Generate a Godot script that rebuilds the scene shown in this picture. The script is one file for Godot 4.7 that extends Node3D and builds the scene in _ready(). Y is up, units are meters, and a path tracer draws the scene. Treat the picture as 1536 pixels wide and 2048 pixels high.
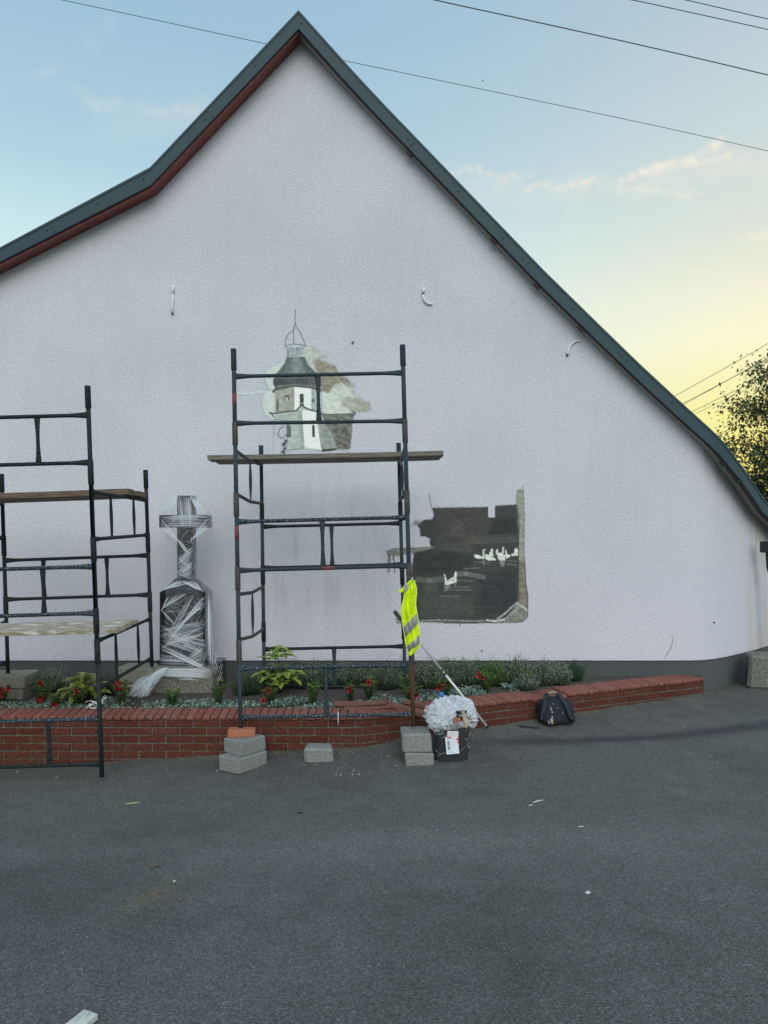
extends Node3D

# Photograph geometry: focal length 1500 px, eye level at row 1090, eye 1.75 m above the asphalt.
const F := 1500.0
const EYE := 1.75
const HOR := 1090.0

var rng := RandomNumberGenerator.new()
var M := {}
var fine := FastNoiseLite.new()
var used := {}


func at(px: float, py: float, d: float) -> Vector3:
	return Vector3((px - 768.0) * d / F, EYE + (HOR - py) * d / F, -d)


# ---------------------------------------------------------------- naming helpers
func numbered(called: String) -> String:
	if not used.has(called):
		used[called] = 0
		return called
	used[called] += 1
	return "%s_%03d" % [called, used[called]]


func tag(o: Node, label: String, category: String, group := "", kind := "") -> void:
	if label != "":
		o.set_meta("label", label)
	if category != "":
		o.set_meta("category", category)
	if group != "":
		o.set_meta("group", group)
	if kind != "":
		o.set_meta("kind", kind)


func thing(called: String, label: String, category: String, where := Vector3.ZERO, turn := 0.0, group := "") -> Node3D:
	var o := Node3D.new()
	o.name = numbered(called)
	o.position = where
	o.rotation.y = turn
	tag(o, label, category, group)
	add_child(o)
	return o


func put(mesh: Mesh, called: String, m: Material, parent: Node3D, where := Transform3D()) -> MeshInstance3D:
	var o := MeshInstance3D.new()
	o.mesh = mesh
	o.material_override = m
	o.transform = where
	o.name = numbered(called) if parent == self else called
	parent.add_child(o, true)
	return o


func obj(st: SurfaceTool, called: String, m: Material, parent: Node3D, where := Transform3D()) -> MeshInstance3D:
	return put(done(st), called, m, parent, where)


# ---------------------------------------------------------------- mesh helpers
func begin(smooth := false) -> SurfaceTool:
	var st := SurfaceTool.new()
	st.begin(Mesh.PRIMITIVE_TRIANGLES)
	st.set_smooth_group(0 if smooth else 0xFFFFFFFF)
	return st


func done(st: SurfaceTool) -> ArrayMesh:
	st.generate_normals()
	return st.commit()


func tri(st: SurfaceTool, a: Vector3, b: Vector3, c: Vector3, out: Vector3) -> void:
	st.add_vertex(a)
	if (b - a).cross(c - a).dot(out) > 0.0:
		st.add_vertex(c)
		st.add_vertex(b)
	else:
		st.add_vertex(b)
		st.add_vertex(c)


func quad(st: SurfaceTool, a: Vector3, b: Vector3, c: Vector3, d: Vector3, out: Vector3) -> void:
	tri(st, a, b, c, out)
	tri(st, a, c, d, out)


func uvquad(st: SurfaceTool, p: Array, uv: Array, out: Vector3) -> void:
	var order := [0, 1, 2, 0, 2, 3]
	if (p[1] - p[0]).cross(p[2] - p[0]).dot(out) > 0.0:
		order = [0, 2, 1, 0, 3, 2]
	for i in order:
		st.set_uv(uv[i])
		st.add_vertex(p[i])


# box with chamfered edges and slightly uneven corners
func block(st: SurfaceTool, t: Transform3D, size: Vector3, b := 0.004, uneven := 0.0, r: RandomNumberGenerator = null) -> void:
	var h := size * 0.5
	var p := {}
	for sx in [-1, 1]:
		for sy in [-1, 1]:
			for sz in [-1, 1]:
				var s := Vector3(sx, sy, sz)
				var off := Vector3.ZERO
				var bb := b
				if uneven > 0.0 and r != null:
					off = Vector3(r.randf_range(-1, 1), r.randf_range(-1, 1), r.randf_range(-1, 1)) * uneven
					bb = b * r.randf_range(0.7, 1.8)
				for k in 3:
					var v := Vector3(h.x - bb, h.y - bb, h.z - bb)
					v[k] = h[k]
					p[[sx, sy, sz, k]] = t * (v * s + off)
	var c := t.origin
	for k in 3:
		var i := (k + 1) % 3
		var j := (k + 2) % 3
		for s in [-1, 1]:
			var q := []
			for e in [[-1, -1], [1, -1], [1, 1], [-1, 1]]:
				var key := [0, 0, 0, k]
				key[k] = s
				key[i] = e[0]
				key[j] = e[1]
				q.append(p[key])
			quad(st, q[0], q[1], q[2], q[3], (q[0] + q[2]) * 0.5 - c)
		for si in [-1, 1]:
			for sj in [-1, 1]:
				var ka := [0, 0, 0, i]
				ka[i] = si
				ka[j] = sj
				ka[k] = -1
				var kb := ka.duplicate()
				kb[3] = j
				var kc := kb.duplicate()
				kc[k] = 1
				var kd := ka.duplicate()
				kd[k] = 1
				quad(st, p[ka], p[kb], p[kc], p[kd], (p[ka] + p[kc]) * 0.5 - c)
	for sx in [-1, 1]:
		for sy in [-1, 1]:
			for sz in [-1, 1]:
				tri(st, p[[sx, sy, sz, 0]], p[[sx, sy, sz, 1]], p[[sx, sy, sz, 2]], p[[sx, sy, sz, 0]] - c)


func T(o: Vector3, yaw := 0.0, pitch := 0.0, roll := 0.0) -> Transform3D:
	return Transform3D(Basis.from_euler(Vector3(pitch, yaw, roll)), o)


# surface through rings of equal length, closed round each ring
func loft(st: SurfaceTool, rings: Array, caps := true, closed := true) -> void:
	for i in rings.size() - 1:
		var a: PackedVector3Array = rings[i]
		var b: PackedVector3Array = rings[i + 1]
		var n := a.size()
		var c := Vector3.ZERO
		for v in a:
			c += v
		for v in b:
			c += v
		c /= 2.0 * n
		for k in (n if closed else n - 1):
			var l := (k + 1) % n
			quad(st, a[k], a[l], b[l], b[k], (a[k] + b[l]) * 0.5 - c if closed else Vector3(0, 0, 1))
	if caps and closed:
		for e in [0, rings.size() - 1]:
			var r: PackedVector3Array = rings[e]
			var c := Vector3.ZERO
			for v in r:
				c += v
			c /= r.size()
			var inner: PackedVector3Array = rings[1 if e == 0 else e - 1]
			var ci := Vector3.ZERO
			for v in inner:
				ci += v
			ci /= inner.size()
			for k in r.size():
				tri(st, c, r[k], r[(k + 1) % r.size()], c - ci)


# round bar through points; radii per point; flat = in-plane direction in which the ends are pressed flat
func bar(st: SurfaceTool, pts: Array, radii: Array, sides := 8, flat := Vector3.ZERO, caps := true) -> void:
	var rings := []
	var count := pts.size()
	var side := Vector3.UP
	for i in count:
		var dir: Vector3 = (pts[mini(i + 1, count - 1)] - pts[maxi(i - 1, 0)]).normalized()
		if flat != Vector3.ZERO:
			side = flat - dir * flat.dot(dir)
		elif i == 0:
			side = Vector3.UP if absf(dir.y) < 0.9 else Vector3.RIGHT
			side -= dir * side.dot(dir)
		else:
			side -= dir * side.dot(dir)
		side = side.normalized()
		var other := dir.cross(side)
		var r = radii[mini(i, radii.size() - 1)]
		var rx: float = r.x if r is Vector2 else r
		var ry: float = r.y if r is Vector2 else r
		var ring := PackedVector3Array()
		for k in sides:
			var a := TAU * k / sides
			ring.append(pts[i] + side * cos(a) * rx + other * sin(a) * ry)
		rings.append(ring)
	loft(st, rings, caps)


# tube whose two ends are pressed flat and flared in the plane of the frame, as on site-made scaffold frames
func pressed(st: SurfaceTool, a: Vector3, b: Vector3, r: float, plane: Vector3, sag := Vector3.ZERO) -> void:
	var l := a.distance_to(b)
	var pts := []
	var rad := []
	for e in [0.0, 0.02, 0.09, 0.16]:
		pts.append(a.lerp(b, e / l * 1.0))
		rad.append(Vector2(lerpf(r * 1.62, r, smoothstep(0.0, 0.15, e)), lerpf(r * 0.42, r, smoothstep(0.0, 0.15, e))))
	pts.append((a + b) * 0.5 + sag)
	rad.append(Vector2(r, r))
	for e in [0.16, 0.09, 0.02, 0.0]:
		pts.append(b.lerp(a, e / l))
		rad.append(Vector2(lerpf(r * 1.62, r, smoothstep(0.0, 0.15, e)), lerpf(r * 0.42, r, smoothstep(0.0, 0.15, e))))
	bar(st, pts, rad, 8, plane)


# a pointed leaf of three segments, coloured
func leaf(st: SurfaceTool, base: Vector3, dir: Vector3, length: float, width: float, droop: float, c: Color, fold := 0.25, edge := Color(0, 0, 0, 0)) -> void:
	dir = dir.normalized()
	var side := dir.cross(Vector3.UP)
	if side.length() < 0.05:
		side = Vector3.RIGHT
	side = side.normalized()
	var up := side.cross(dir).normalized()
	var mid := []
	var lft := []
	var rgt := []
	var ws := [0.12, 0.85, 1.0, 0.55, 0.0]
	for i in 5:
		var t := i / 4.0
		var p := base + dir * length * t - Vector3.UP * droop * length * t * t
		mid.append(p)
		var w: float = ws[i] * width * 0.5
		lft.append(p - side * w + up * w * fold)
		rgt.append(p + side * w + up * w * fold)
	var ec := c if edge.a == 0.0 else edge
	for i in 4:
		for s in [lft, rgt]:
			var idx := [[mid[i], c], [s[i], ec], [s[i + 1], ec], [mid[i], c], [s[i + 1], ec], [mid[i + 1], c]]
			if s == lft:
				idx = [[mid[i], c], [s[i + 1], ec], [s[i], ec], [mid[i], c], [mid[i + 1], c], [s[i + 1], ec]]
			if i == 3:
				idx = idx.slice(0, 3) if s == rgt else [[mid[3], c], [mid[4], c], [s[3], ec]]
			for v in idx:
				st.set_color(v[1])
				st.add_vertex(v[0])


# ---------------------------------------------------------------- material helpers
func lin(r: float, g: float, b: float, a := 1.0) -> Color:
	var c := Color(r, g, b).linear_to_srgb()
	c.a = a
	return c


func paint(called: String, c: Color, rough := 0.8, metal := 0.0) -> StandardMaterial3D:
	var m := StandardMaterial3D.new()
	m.resource_name = called
	m.albedo_color = c
	m.roughness = rough
	m.metallic = metal
	M[called] = m
	return m


func noise(kind: int, freq: float, octaves: int, s: int) -> FastNoiseLite:
	var n := FastNoiseLite.new()
	n.noise_type = kind
	n.frequency = freq
	n.fractal_octaves = octaves
	n.seed = s
	return n


func ramp(stops: Array) -> Gradient:
	var g := Gradient.new()
	var o := PackedFloat32Array()
	var c := PackedColorArray()
	for s in stops:
		o.append(s[0])
		c.append(s[1])
	g.offsets = o
	g.colors = c
	return g


func ntex(n: FastNoiseLite, stops: Array, size := 512) -> NoiseTexture2D:
	var t := NoiseTexture2D.new()
	t.width = size
	t.height = size
	t.seamless = true
	t.seamless_blend_skirt = 0.03
	t.noise = n
	t.color_ramp = ramp(stops)
	return t


func ngrey(n: FastNoiseLite, size := 512) -> NoiseTexture2D:
	return ntex(n, [[0.0, Color.BLACK], [1.0, Color.WHITE]], size)


func nnormal(n: FastNoiseLite, strength: float, size := 512) -> NoiseTexture2D:
	var t := NoiseTexture2D.new()
	t.width = size
	t.height = size
	t.seamless = true
	t.seamless_blend_skirt = 0.03
	t.noise = n
	t.as_normal_map = true
	t.bump_strength = strength
	return t


# material with a noise colour and relief, mapped on the three world planes
func rough_stuff(called: String, stops: Array, freq: float, octaves: int, scale: float, rough: float, bump: float, s := 1, kind := FastNoiseLite.TYPE_SIMPLEX_SMOOTH, world := true) -> StandardMaterial3D:
	var m := paint(called, Color.WHITE, rough)
	m.albedo_texture = ntex(noise(kind, freq, octaves, s), stops)
	m.uv1_triplanar = true
	m.uv1_world_triplanar = world
	m.uv1_scale = Vector3.ONE * scale
	if bump > 0.0:
		m.normal_enabled = true
		m.normal_texture = nnormal(noise(kind, freq * 2.0, 4, s + 7), bump)
	return m


func _ready() -> void:
	rng.seed = 77
	fine.seed = 5
	fine.frequency = 1.0
	add_camera()
	add_sky()
	add_sun()
	make_materials()
	build_ground()
	build_house()
	build_brick_wall()
	build_bed()
	build_blocks()
	build_scaffolds()
	build_planks()
	build_monument()
	build_plants()
	build_vest_and_pole()
	build_tub()
	build_backpack()
	build_litter()
	build_wires()
	build_trees()


# ================================================================ camera, sky, sun
func add_camera() -> void:
	var cam := Camera3D.new()
	cam.name = "camera"
	cam.position = Vector3(0, EYE, 0)
	cam.projection = Camera3D.PROJECTION_FRUSTUM
	cam.near = 0.1
	cam.far = 900.0
	cam.size = 0.1 * 2048.0 / F
	cam.frustum_offset = Vector2(0, 0.1 * (HOR - 1024.0) / F)
	add_child(cam)
	cam.current = true


func mixramp(stops: Array, e: float) -> Color:
	for i in stops.size() - 1:
		if e <= stops[i + 1][0]:
			var t: float = clampf((e - stops[i][0]) / (stops[i + 1][0] - stops[i][0]), 0, 1)
			return stops[i][1].lerp(stops[i + 1][1], t)
	return stops[-1][1]


func b(r: float, g: float, bl: float) -> Color:
	return Color(r / 255.0, g / 255.0, bl / 255.0).srgb_to_linear()


func add_sky() -> void:
	var w := 2048
	var h := 1024
	# colour by elevation away from the sunset and towards it
	var cool := [[-90.0, b(70, 72, 74)], [-3.0, b(150, 155, 155)], [0.0, b(232, 238, 230)], [9.0, b(214, 238, 236)], [17.0, b(214, 239, 240)], [21.0, b(202, 232, 237)], [25.5, b(178, 211, 227)], [29.0, b(169, 203, 222)], [34.0, b(158, 194, 217)], [60.0, b(135, 172, 206)], [90.0, b(124, 162, 200)]]
	var warm := [[-90.0, b(70, 72, 74)], [-3.0, b(150, 150, 140)], [0.0, b(255, 222, 96)], [5.5, b(255, 236, 118)], [9.0, b(255, 245, 150)], [14.0, b(255, 249, 209)], [17.0, b(244, 242, 214)], [21.0, b(222, 228, 215)], [27.0, b(203, 217, 219)], [34.0, b(184, 203, 214)], [60.0, b(142, 177, 207)], [90.0, b(124, 162, 200)]]
	var img := Image.create(w, h, false, Image.FORMAT_RGBAF)
	var weight := PackedFloat32Array()
	for x in w:
		var az := (x + 0.5) / w * 360.0
		var d := absf(az - 33.0)
		if d > 180.0:
			d = 360.0 - d
		weight.append(exp(-pow(d / 25.0, 2.0)))
	for y in h:
		var el := 90.0 - (y + 0.5) / h * 180.0
		var a := mixramp(cool, el)
		var c := mixramp(warm, el)
		for x in w:
			img.set_pixel(x, y, a.lerp(c, weight[x]))
	# thin wisps of evening cloud
	var n := noise(FastNoiseLite.TYPE_SIMPLEX_SMOOTH, 0.06, 4, 3)
	var wisps := [
		[[Vector2(898, 346), Vector2(950, 334), Vector2(1000, 352), Vector2(1050, 348)], 5.0, 0.5], [[Vector2(985, 372), Vector2(1030, 354), Vector2(1070, 348)], 3.5, 0.4],
		[[Vector2(1048, 382), Vector2(1062, 368), Vector2(1090, 366), Vector2(1122, 381)], 3.5, 0.6], [[Vector2(1138, 366), Vector2(1175, 362), Vector2(1186, 345)], 4.0, 0.7],
		[[Vector2(1232, 362), Vector2(1300, 332), Vector2(1345, 322)], 5.0, 0.6], [[Vector2(1285, 345), Vector2(1370, 318), Vector2(1420, 296), Vector2(1448, 272)], 8.0, 0.6],
		[[Vector2(1370, 330), Vector2(1440, 312), Vector2(1465, 305)], 5.0, 0.6], [[Vector2(1230, 378), Vector2(1300, 376), Vector2(1340, 388), Vector2(1400, 386)], 6.0, 0.4],
		[[Vector2(1100, 360), Vector2(1240, 372), Vector2(1420, 330), Vector2(1560, 318)], 26.0, 0.16], [[Vector2(1415, 600), Vector2(1480, 582), Vector2(1570, 545)], 5.0, 0.8],
		[[Vector2(1380, 538), Vector2(1440, 546), Vector2(1560, 543)], 4.0, 0.35], [[Vector2(1505, 466), Vector2(1560, 474)], 7.0, 0.8], [[Vector2(1445, 622), Vector2(1475, 604)], 4.0, 0.4],
		[[Vector2(1465, 480), Vector2(1500, 462)], 3.0, 0.3], [[Vector2(150, 180), Vector2(200, 205), Vector2(300, 222), Vector2(400, 218)], 14.0, 0.09], [[Vector2(60, 150), Vector2(120, 128)], 9.0, 0.07],
		[[Vector2(320, 214), Vector2(395, 222)], 4.0, 0.2], [[Vector2(180, 90), Vector2(230, 20)], 18.0, 0.05], [[Vector2(200, 260), Vector2(330, 240), Vector2(420, 190)], 40.0, 0.07], [[Vector2(880, 350), Vector2(1000, 380), Vector2(1180, 400)], 30.0, 0.12]]
	for ws in wisps:
		var pts: Array = ws[0]
		for i in pts.size() - 1:
			var steps := int(pts[i].distance_to(pts[i + 1]) / 4.0) + 2
			for k in steps:
				var p: Vector2 = pts[i].lerp(pts[i + 1], float(k) / steps)
				p += Vector2(n.get_noise_2d(p.x * 2.0, p.y * 2.0), n.get_noise_2d(p.x * 2.0 + 500.0, p.y * 2.0)) * ws[1] * 2.2
				var d := at(p.x, p.y, 1.0) - Vector3(0, EYE, 0)
				var cx := fposmod(rad_to_deg(atan2(d.x, -d.z)), 360.0) / 360.0 * w
				var cy := (90.0 - rad_to_deg(asin(d.normalized().y))) / 180.0 * h
				var r: float = maxf(ws[1] * 0.105 * (0.6 + 0.8 * rng.randf()), 0.45)
				var s: float = ws[2] * 0.95 * clampf(0.6 + n.get_noise_2d(p.x, p.y) * 1.2, 0.05, 1.3) / maxf(r, 1.0)
				for yy in range(int(cy - r * 3), int(cy + r * 3) + 2):
					for xx in range(int(cx - r * 4), int(cx + r * 4) + 2):
						var q := exp(-pow((xx - cx) / (r * 1.5), 2.0) - pow((yy - cy) / r, 2.0)) * s
						if q > 0.002 and yy >= 0 and yy < h:
							var o := img.get_pixel(posmod(xx, w), yy)
							img.set_pixel(posmod(xx, w), yy, o.lerp(b(252, 240, 220), minf(q, 0.7)))
	var sky := Sky.new()
	var pm := PanoramaSkyMaterial.new()
	pm.panorama = ImageTexture.create_from_image(img)
	sky.sky_material = pm
	var env := Environment.new()
	env.background_mode = Environment.BG_SKY
	env.sky = sky
	env.tonemap_mode = Environment.TONE_MAPPER_LINEAR
	env.tonemap_exposure = 1.0
	env.sdfgi_enabled = true
	env.ssao_enabled = true
	env.ssil_enabled = true
	var we := WorldEnvironment.new()
	we.name = "world_environment"
	we.environment = env
	add_child(we)


func add_sun() -> void:
	# the sun itself has gone down behind the house: what lights this side is the broad bright sky at the photographer's back
	var sun := DirectionalLight3D.new()
	sun.name = "daylight"
	sun.light_energy = 0.53
	sun.light_color = Color(1.0, 0.985, 0.97)
	sun.light_angular_distance = 50.0
	sun.shadow_enabled = true
	sun.rotation = Vector3(deg_to_rad(-36.0), deg_to_rad(6.0), 0)
	add_child(sun)


# ================================================================ materials
func make_materials() -> void:
	var cell := noise(FastNoiseLite.TYPE_CELLULAR, 0.16, 2, 11)
	cell.cellular_return_type = FastNoiseLite.RETURN_CELL_VALUE
	# asphalt: aggregate grain on uv, large tone changes and stains on uv2
	var asphalt := paint("asphalt", Color.WHITE, 0.85)
	asphalt.albedo_texture = ntex(cell, [[0.0, lin(0.072, 0.073, 0.065)], [0.5, lin(0.158, 0.16, 0.145)], [0.8, lin(0.228, 0.231, 0.212)], [0.95, lin(0.34, 0.342, 0.32)], [1.0, lin(0.62, 0.62, 0.58)]], 1024)
	asphalt.uv1_scale = Vector3(0.8, 0.8, 1)
	var cellb := noise(FastNoiseLite.TYPE_CELLULAR, 0.12, 2, 11)
	asphalt.normal_enabled = true
	asphalt.normal_texture = nnormal(cellb, 7.0, 1024)
	asphalt.normal_scale = 1.0
	asphalt.detail_enabled = true
	asphalt.detail_blend_mode = BaseMaterial3D.BLEND_MODE_MUL
	asphalt.detail_uv_layer = BaseMaterial3D.DETAIL_UV_2
	asphalt.detail_albedo = asphalt_tone()
	asphalt.texture_repeat = true

	# painted roughcast
	var stucco := paint("stucco", Color.WHITE, 0.92)
	stucco.albedo_texture = ntex(noise(FastNoiseLite.TYPE_SIMPLEX_SMOOTH, 0.05, 4, 21), [[0.0, lin(0.6, 0.605, 0.645)], [0.5, lin(0.69, 0.693, 0.73)], [1.0, lin(0.765, 0.765, 0.8)]], 1024)
	stucco.uv1_triplanar = true
	stucco.uv1_world_triplanar = true
	stucco.uv1_scale = Vector3.ONE * 0.5
	stucco.uv1_offset = Vector3(0.37, 0.21, 0.1)
	stucco.normal_enabled = true
	stucco.normal_texture = nnormal(noise(FastNoiseLite.TYPE_SIMPLEX_SMOOTH, 0.085, 4, 22), 6.5, 1024)
	stucco.normal_scale = 0.42
	stucco.detail_enabled = true
	stucco.detail_blend_mode = BaseMaterial3D.BLEND_MODE_MUL
	stucco.detail_uv_layer = BaseMaterial3D.DETAIL_UV_2
	stucco.detail_albedo = wall_tone()

	rough_stuff("plinth", [[0.0, lin(0.07, 0.078, 0.08)], [0.5, lin(0.105, 0.114, 0.114)], [0.8, lin(0.15, 0.158, 0.155)], [1.0, lin(0.24, 0.24, 0.23)]], 0.09, 4, 0.9, 0.9, 8.0, 31)
	paint("dull_strip", lin(0.085, 0.045, 0.042), 0.8)
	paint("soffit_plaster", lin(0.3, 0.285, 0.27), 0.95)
	paint("verge_metal", lin(0.045, 0.077, 0.088), 0.5, 0.0)
	M.verge_metal.metallic_specular = 0.3
	rough_stuff("red_wood", [[0.0, lin(0.11, 0.03, 0.026)], [0.5, lin(0.21, 0.055, 0.045)], [1.0, lin(0.32, 0.095, 0.075)]], 0.03, 3, 1.2, 0.6, 3.0, 41)
	paint("roof_tile", lin(0.06, 0.07, 0.075), 0.7)
	paint("white_conduit", lin(0.75, 0.76, 0.78), 0.6)
	paint("black_rubber", lin(0.012, 0.014, 0.016), 0.5)
	rough_stuff("mortar", [[0.0, lin(0.1, 0.095, 0.085)], [0.5, lin(0.2, 0.19, 0.172)], [1.0, lin(0.33, 0.315, 0.29)]], 0.06, 4, 1.5, 0.95, 8.0, 51)
	for i in 6:
		var k: float = [0.92, 0.97, 1.0, 1.05, 1.1, 0.99][i]
		var g: float = [1.0, 1.08, 1.0, 1.05, 1.1, 1.2][i]
		rough_stuff("brick_%d" % i, [[0.0, lin(0.072 * k, 0.024 * k * g, 0.017 * k * g)], [0.55, lin(0.12 * k, 0.036 * k * g, 0.025 * k * g)], [0.85, lin(0.155 * k, 0.055 * k * g, 0.04 * k * g)], [1.0, lin(0.2, 0.13, 0.11)]], 0.03, 5, 1.7, 0.72, 3.0, 60 + i)
		rough_stuff("cap_%d" % i, [[0.0, lin(0.17 * k, 0.062 * k * g, 0.05 * k * g)], [0.5, lin(0.25 * k, 0.088 * k * g, 0.07 * k * g)], [0.8, lin(0.3 * k, 0.125 * k * g, 0.1 * k * g)], [1.0, lin(0.36, 0.25, 0.21)]], 0.035, 5, 1.7, 0.75, 3.0, 70 + i)
	rough_stuff("orange_brick", [[0.0, lin(0.32, 0.1, 0.05)], [0.6, lin(0.46, 0.17, 0.09)], [1.0, lin(0.6, 0.3, 0.2)]], 0.05, 5, 2.2, 0.85, 5.0, 80)
	rough_stuff("concrete", [[0.0, lin(0.15, 0.155, 0.145)], [0.35, lin(0.225, 0.232, 0.215)], [0.7, lin(0.262, 0.268, 0.25)], [1.0, lin(0.36, 0.36, 0.34)]], 0.05, 6, 1.0, 0.92, 3.0, 81)
	rough_stuff("warm_concrete", [[0.0, lin(0.15, 0.14, 0.1)], [0.4, lin(0.25, 0.235, 0.18)], [1.0, lin(0.34, 0.325, 0.26)]], 0.05, 6, 1.0, 0.92, 3.0, 82)
	rough_stuff("old_stone", [[0.0, lin(0.09, 0.085, 0.065)], [0.4, lin(0.2, 0.185, 0.145)], [0.75, lin(0.3, 0.28, 0.225)], [1.0, lin(0.44, 0.42, 0.36)]], 0.03, 6, 1.8, 0.95, 10.0, 83)
	rough_stuff("mossy_stone", [[0.0, lin(0.07, 0.08, 0.06)], [0.45, lin(0.17, 0.175, 0.14)], [0.8, lin(0.28, 0.28, 0.24)], [1.0, lin(0.5, 0.5, 0.47)]], 0.03, 6, 1.8, 0.95, 10.0, 84)
	rough_stuff("soil", [[0.0, lin(0.04, 0.032, 0.026)], [0.5, lin(0.095, 0.08, 0.068)], [1.0, lin(0.2, 0.175, 0.15)]], 0.05, 5, 1.6, 0.98, 12.0, 85)
	# scaffold paints: chipped dark paint, bluer on the middle tower
	var tube := [[0.0, lin(0.0084, 0.0140, 0.0154)], [0.55, lin(0.0154, 0.0238, 0.0252)], [0.66, lin(0.0308, 0.0392, 0.0392)], [0.74, lin(0.0560, 0.0420, 0.0336)], [0.86, lin(0.0392, 0.0392, 0.0378)], [0.93, lin(0.5000, 0.5000, 0.4700)], [1.0, lin(0.6000, 0.6000, 0.5700)]]
	rough_stuff("dark_tube", tube, 0.035, 5, 2.3, 0.55, 2.0, 90)
	var btube := [[0.0, lin(0.0108, 0.0396, 0.0648)], [0.3, lin(0.0180, 0.0504, 0.0720)], [0.48, lin(0.0234, 0.0540, 0.0684)], [0.58, lin(0.0630, 0.0594, 0.0540)], [0.68, lin(0.0990, 0.0612, 0.0468)], [0.76, lin(0.0270, 0.0504, 0.0612)], [0.9, lin(0.0540, 0.0810, 0.0936)], [0.95, lin(0.5000, 0.5000, 0.4700)], [1.0, lin(0.6200, 0.6200, 0.5800)]]
	rough_stuff("blue_tube", btube, 0.03, 5, 2.0, 0.5, 2.0, 92)
	var spat := [[0.0, lin(0.0119, 0.0272, 0.0408)], [0.55, lin(0.0204, 0.0408, 0.0561)], [0.66, lin(0.0510, 0.0612, 0.0646)], [0.74, lin(0.2040, 0.2040, 0.1955)], [0.78, lin(0.5200, 0.5200, 0.5000)], [1.0, lin(0.6600, 0.6600, 0.6300)]]
	rough_stuff("spattered_tube", spat, 0.045, 4, 2.4, 0.55, 2.0, 93)
	rough_stuff("worn_tube", [[0.0, lin(0.0325, 0.0312, 0.0299)], [0.4, lin(0.0650, 0.0585, 0.0533)], [0.7, lin(0.1170, 0.0975, 0.0832)], [1.0, lin(0.3000, 0.2800, 0.2600)]], 0.04, 5, 2.4, 0.65, 3.0, 94)
	rough_stuff("rust_tube", [[0.0, lin(0.045, 0.02, 0.014)], [0.5, lin(0.09, 0.042, 0.028)], [1.0, lin(0.15, 0.08, 0.055)]], 0.05, 5, 2.4, 0.8, 4.0, 95)
	paint("red_paint", lin(0.17, 0.05, 0.045), 0.7)
	for q in ["dark_tube", "blue_tube", "spattered_tube", "worn_tube", "rust_tube"]:
		M[q].metallic_specular = 0.25
	for i in 6:
		M["brick_%d" % i].metallic_specular = 0.2
		M["cap_%d" % i].metallic_specular = 0.3
	# timber
	plank_stuff("grey_wood", lin(0.1, 0.085, 0.068), lin(0.27, 0.235, 0.195), 101)
	plank_stuff("brown_wood", lin(0.08, 0.055, 0.038), lin(0.23, 0.165, 0.115), 102)
	plank_stuff("pale_wood", lin(0.33, 0.255, 0.16), lin(0.5, 0.4, 0.27), 103)
	plank_stuff("stained_wood", lin(0.11, 0.045, 0.032), lin(0.27, 0.13, 0.095), 104)
	plank_stuff("white_wood", lin(0.42, 0.43, 0.38), lin(0.68, 0.69, 0.63), 105)
	rough_stuff("plastered_wood", [[0.0, lin(0.26, 0.19, 0.12)], [0.42, lin(0.38, 0.3, 0.2)], [0.54, lin(0.46, 0.39, 0.3)], [0.66, lin(0.66, 0.63, 0.58)], [1.0, lin(0.72, 0.71, 0.68)]], 0.018, 5, 1.3, 0.85, 5.0, 106)
	M["plastered_wood"].uv1_scale = Vector3(0.5, 2.0, 2.6)
	# monument
	rough_stuff("granite", [[0.0, lin(0.01, 0.012, 0.013)], [0.7, lin(0.018, 0.021, 0.022)], [1.0, lin(0.05, 0.055, 0.056)]], 0.3, 2, 2.0, 0.14, 0.0, 110)
	var film := paint("film", Color(0.95, 0.97, 0.98, 0.03), 0.1)
	film.transparency = BaseMaterial3D.TRANSPARENCY_ALPHA
	film.uv1_triplanar = true
	film.uv1_world_triplanar = true
	film.uv1_scale = Vector3(1.4, 1.4, 1.4)
	film.normal_enabled = true
	var crease := noise(FastNoiseLite.TYPE_SIMPLEX, 0.02, 5, 111)
	crease.fractal_octaves = 4
	crease.fractal_type = FastNoiseLite.FRACTAL_RIDGED
	film.normal_texture = nnormal(crease, 12.0)
	var tf := paint("tub_film", Color(0.95, 0.97, 0.98, 0.03), 0.12)
	tf.transparency = BaseMaterial3D.TRANSPARENCY_ALPHA
	var folds := paint("film_folds", Color(0.93, 0.96, 0.98, 0.55), 0.28)
	folds.transparency = BaseMaterial3D.TRANSPARENCY_ALPHA
	var bag := paint("bag_film", Color(0.97, 0.98, 1.0, 0.4), 0.27)
	bag.transparency = BaseMaterial3D.TRANSPARENCY_ALPHA
	bag.uv1_triplanar = true
	bag.uv1_scale = Vector3(2.6, 2.6, 2.6)
	bag.normal_enabled = true
	bag.normal_texture = film.normal_texture
	# plants
	for p in [["leaf", 0.5], ["petal", 0.45], ["silver", 0.7]]:
		var m := paint(p[0], Color.WHITE, p[1])
		m.vertex_color_use_as_albedo = true
		m.backlight_enabled = true
		m.backlight = lin(0.12, 0.14, 0.045) if p[0] != "petal" else lin(0.15, 0.01, 0.01)
	paint("bark", lin(0.06, 0.045, 0.035), 0.9)
	paint("stem", lin(0.05, 0.085, 0.03), 0.7)
	# vest
	var vest := paint("vest_cloth", lin(0.78, 1.0, 0.004), 0.8)
	vest.backlight_enabled = true
	vest.backlight = lin(0.2, 0.3, 0.0)
	vest.normal_enabled = true
	vest.normal_texture = nnormal(noise(FastNoiseLite.TYPE_SIMPLEX_SMOOTH, 0.03, 4, 120), 8.0)
	vest.uv1_triplanar = true
	vest.uv1_scale = Vector3.ONE * 2.0
	paint("vest_edge", lin(0.75, 0.98, 0.12), 0.6)
	paint("reflective", lin(0.3, 0.31, 0.31), 0.35, 0.25)
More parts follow.
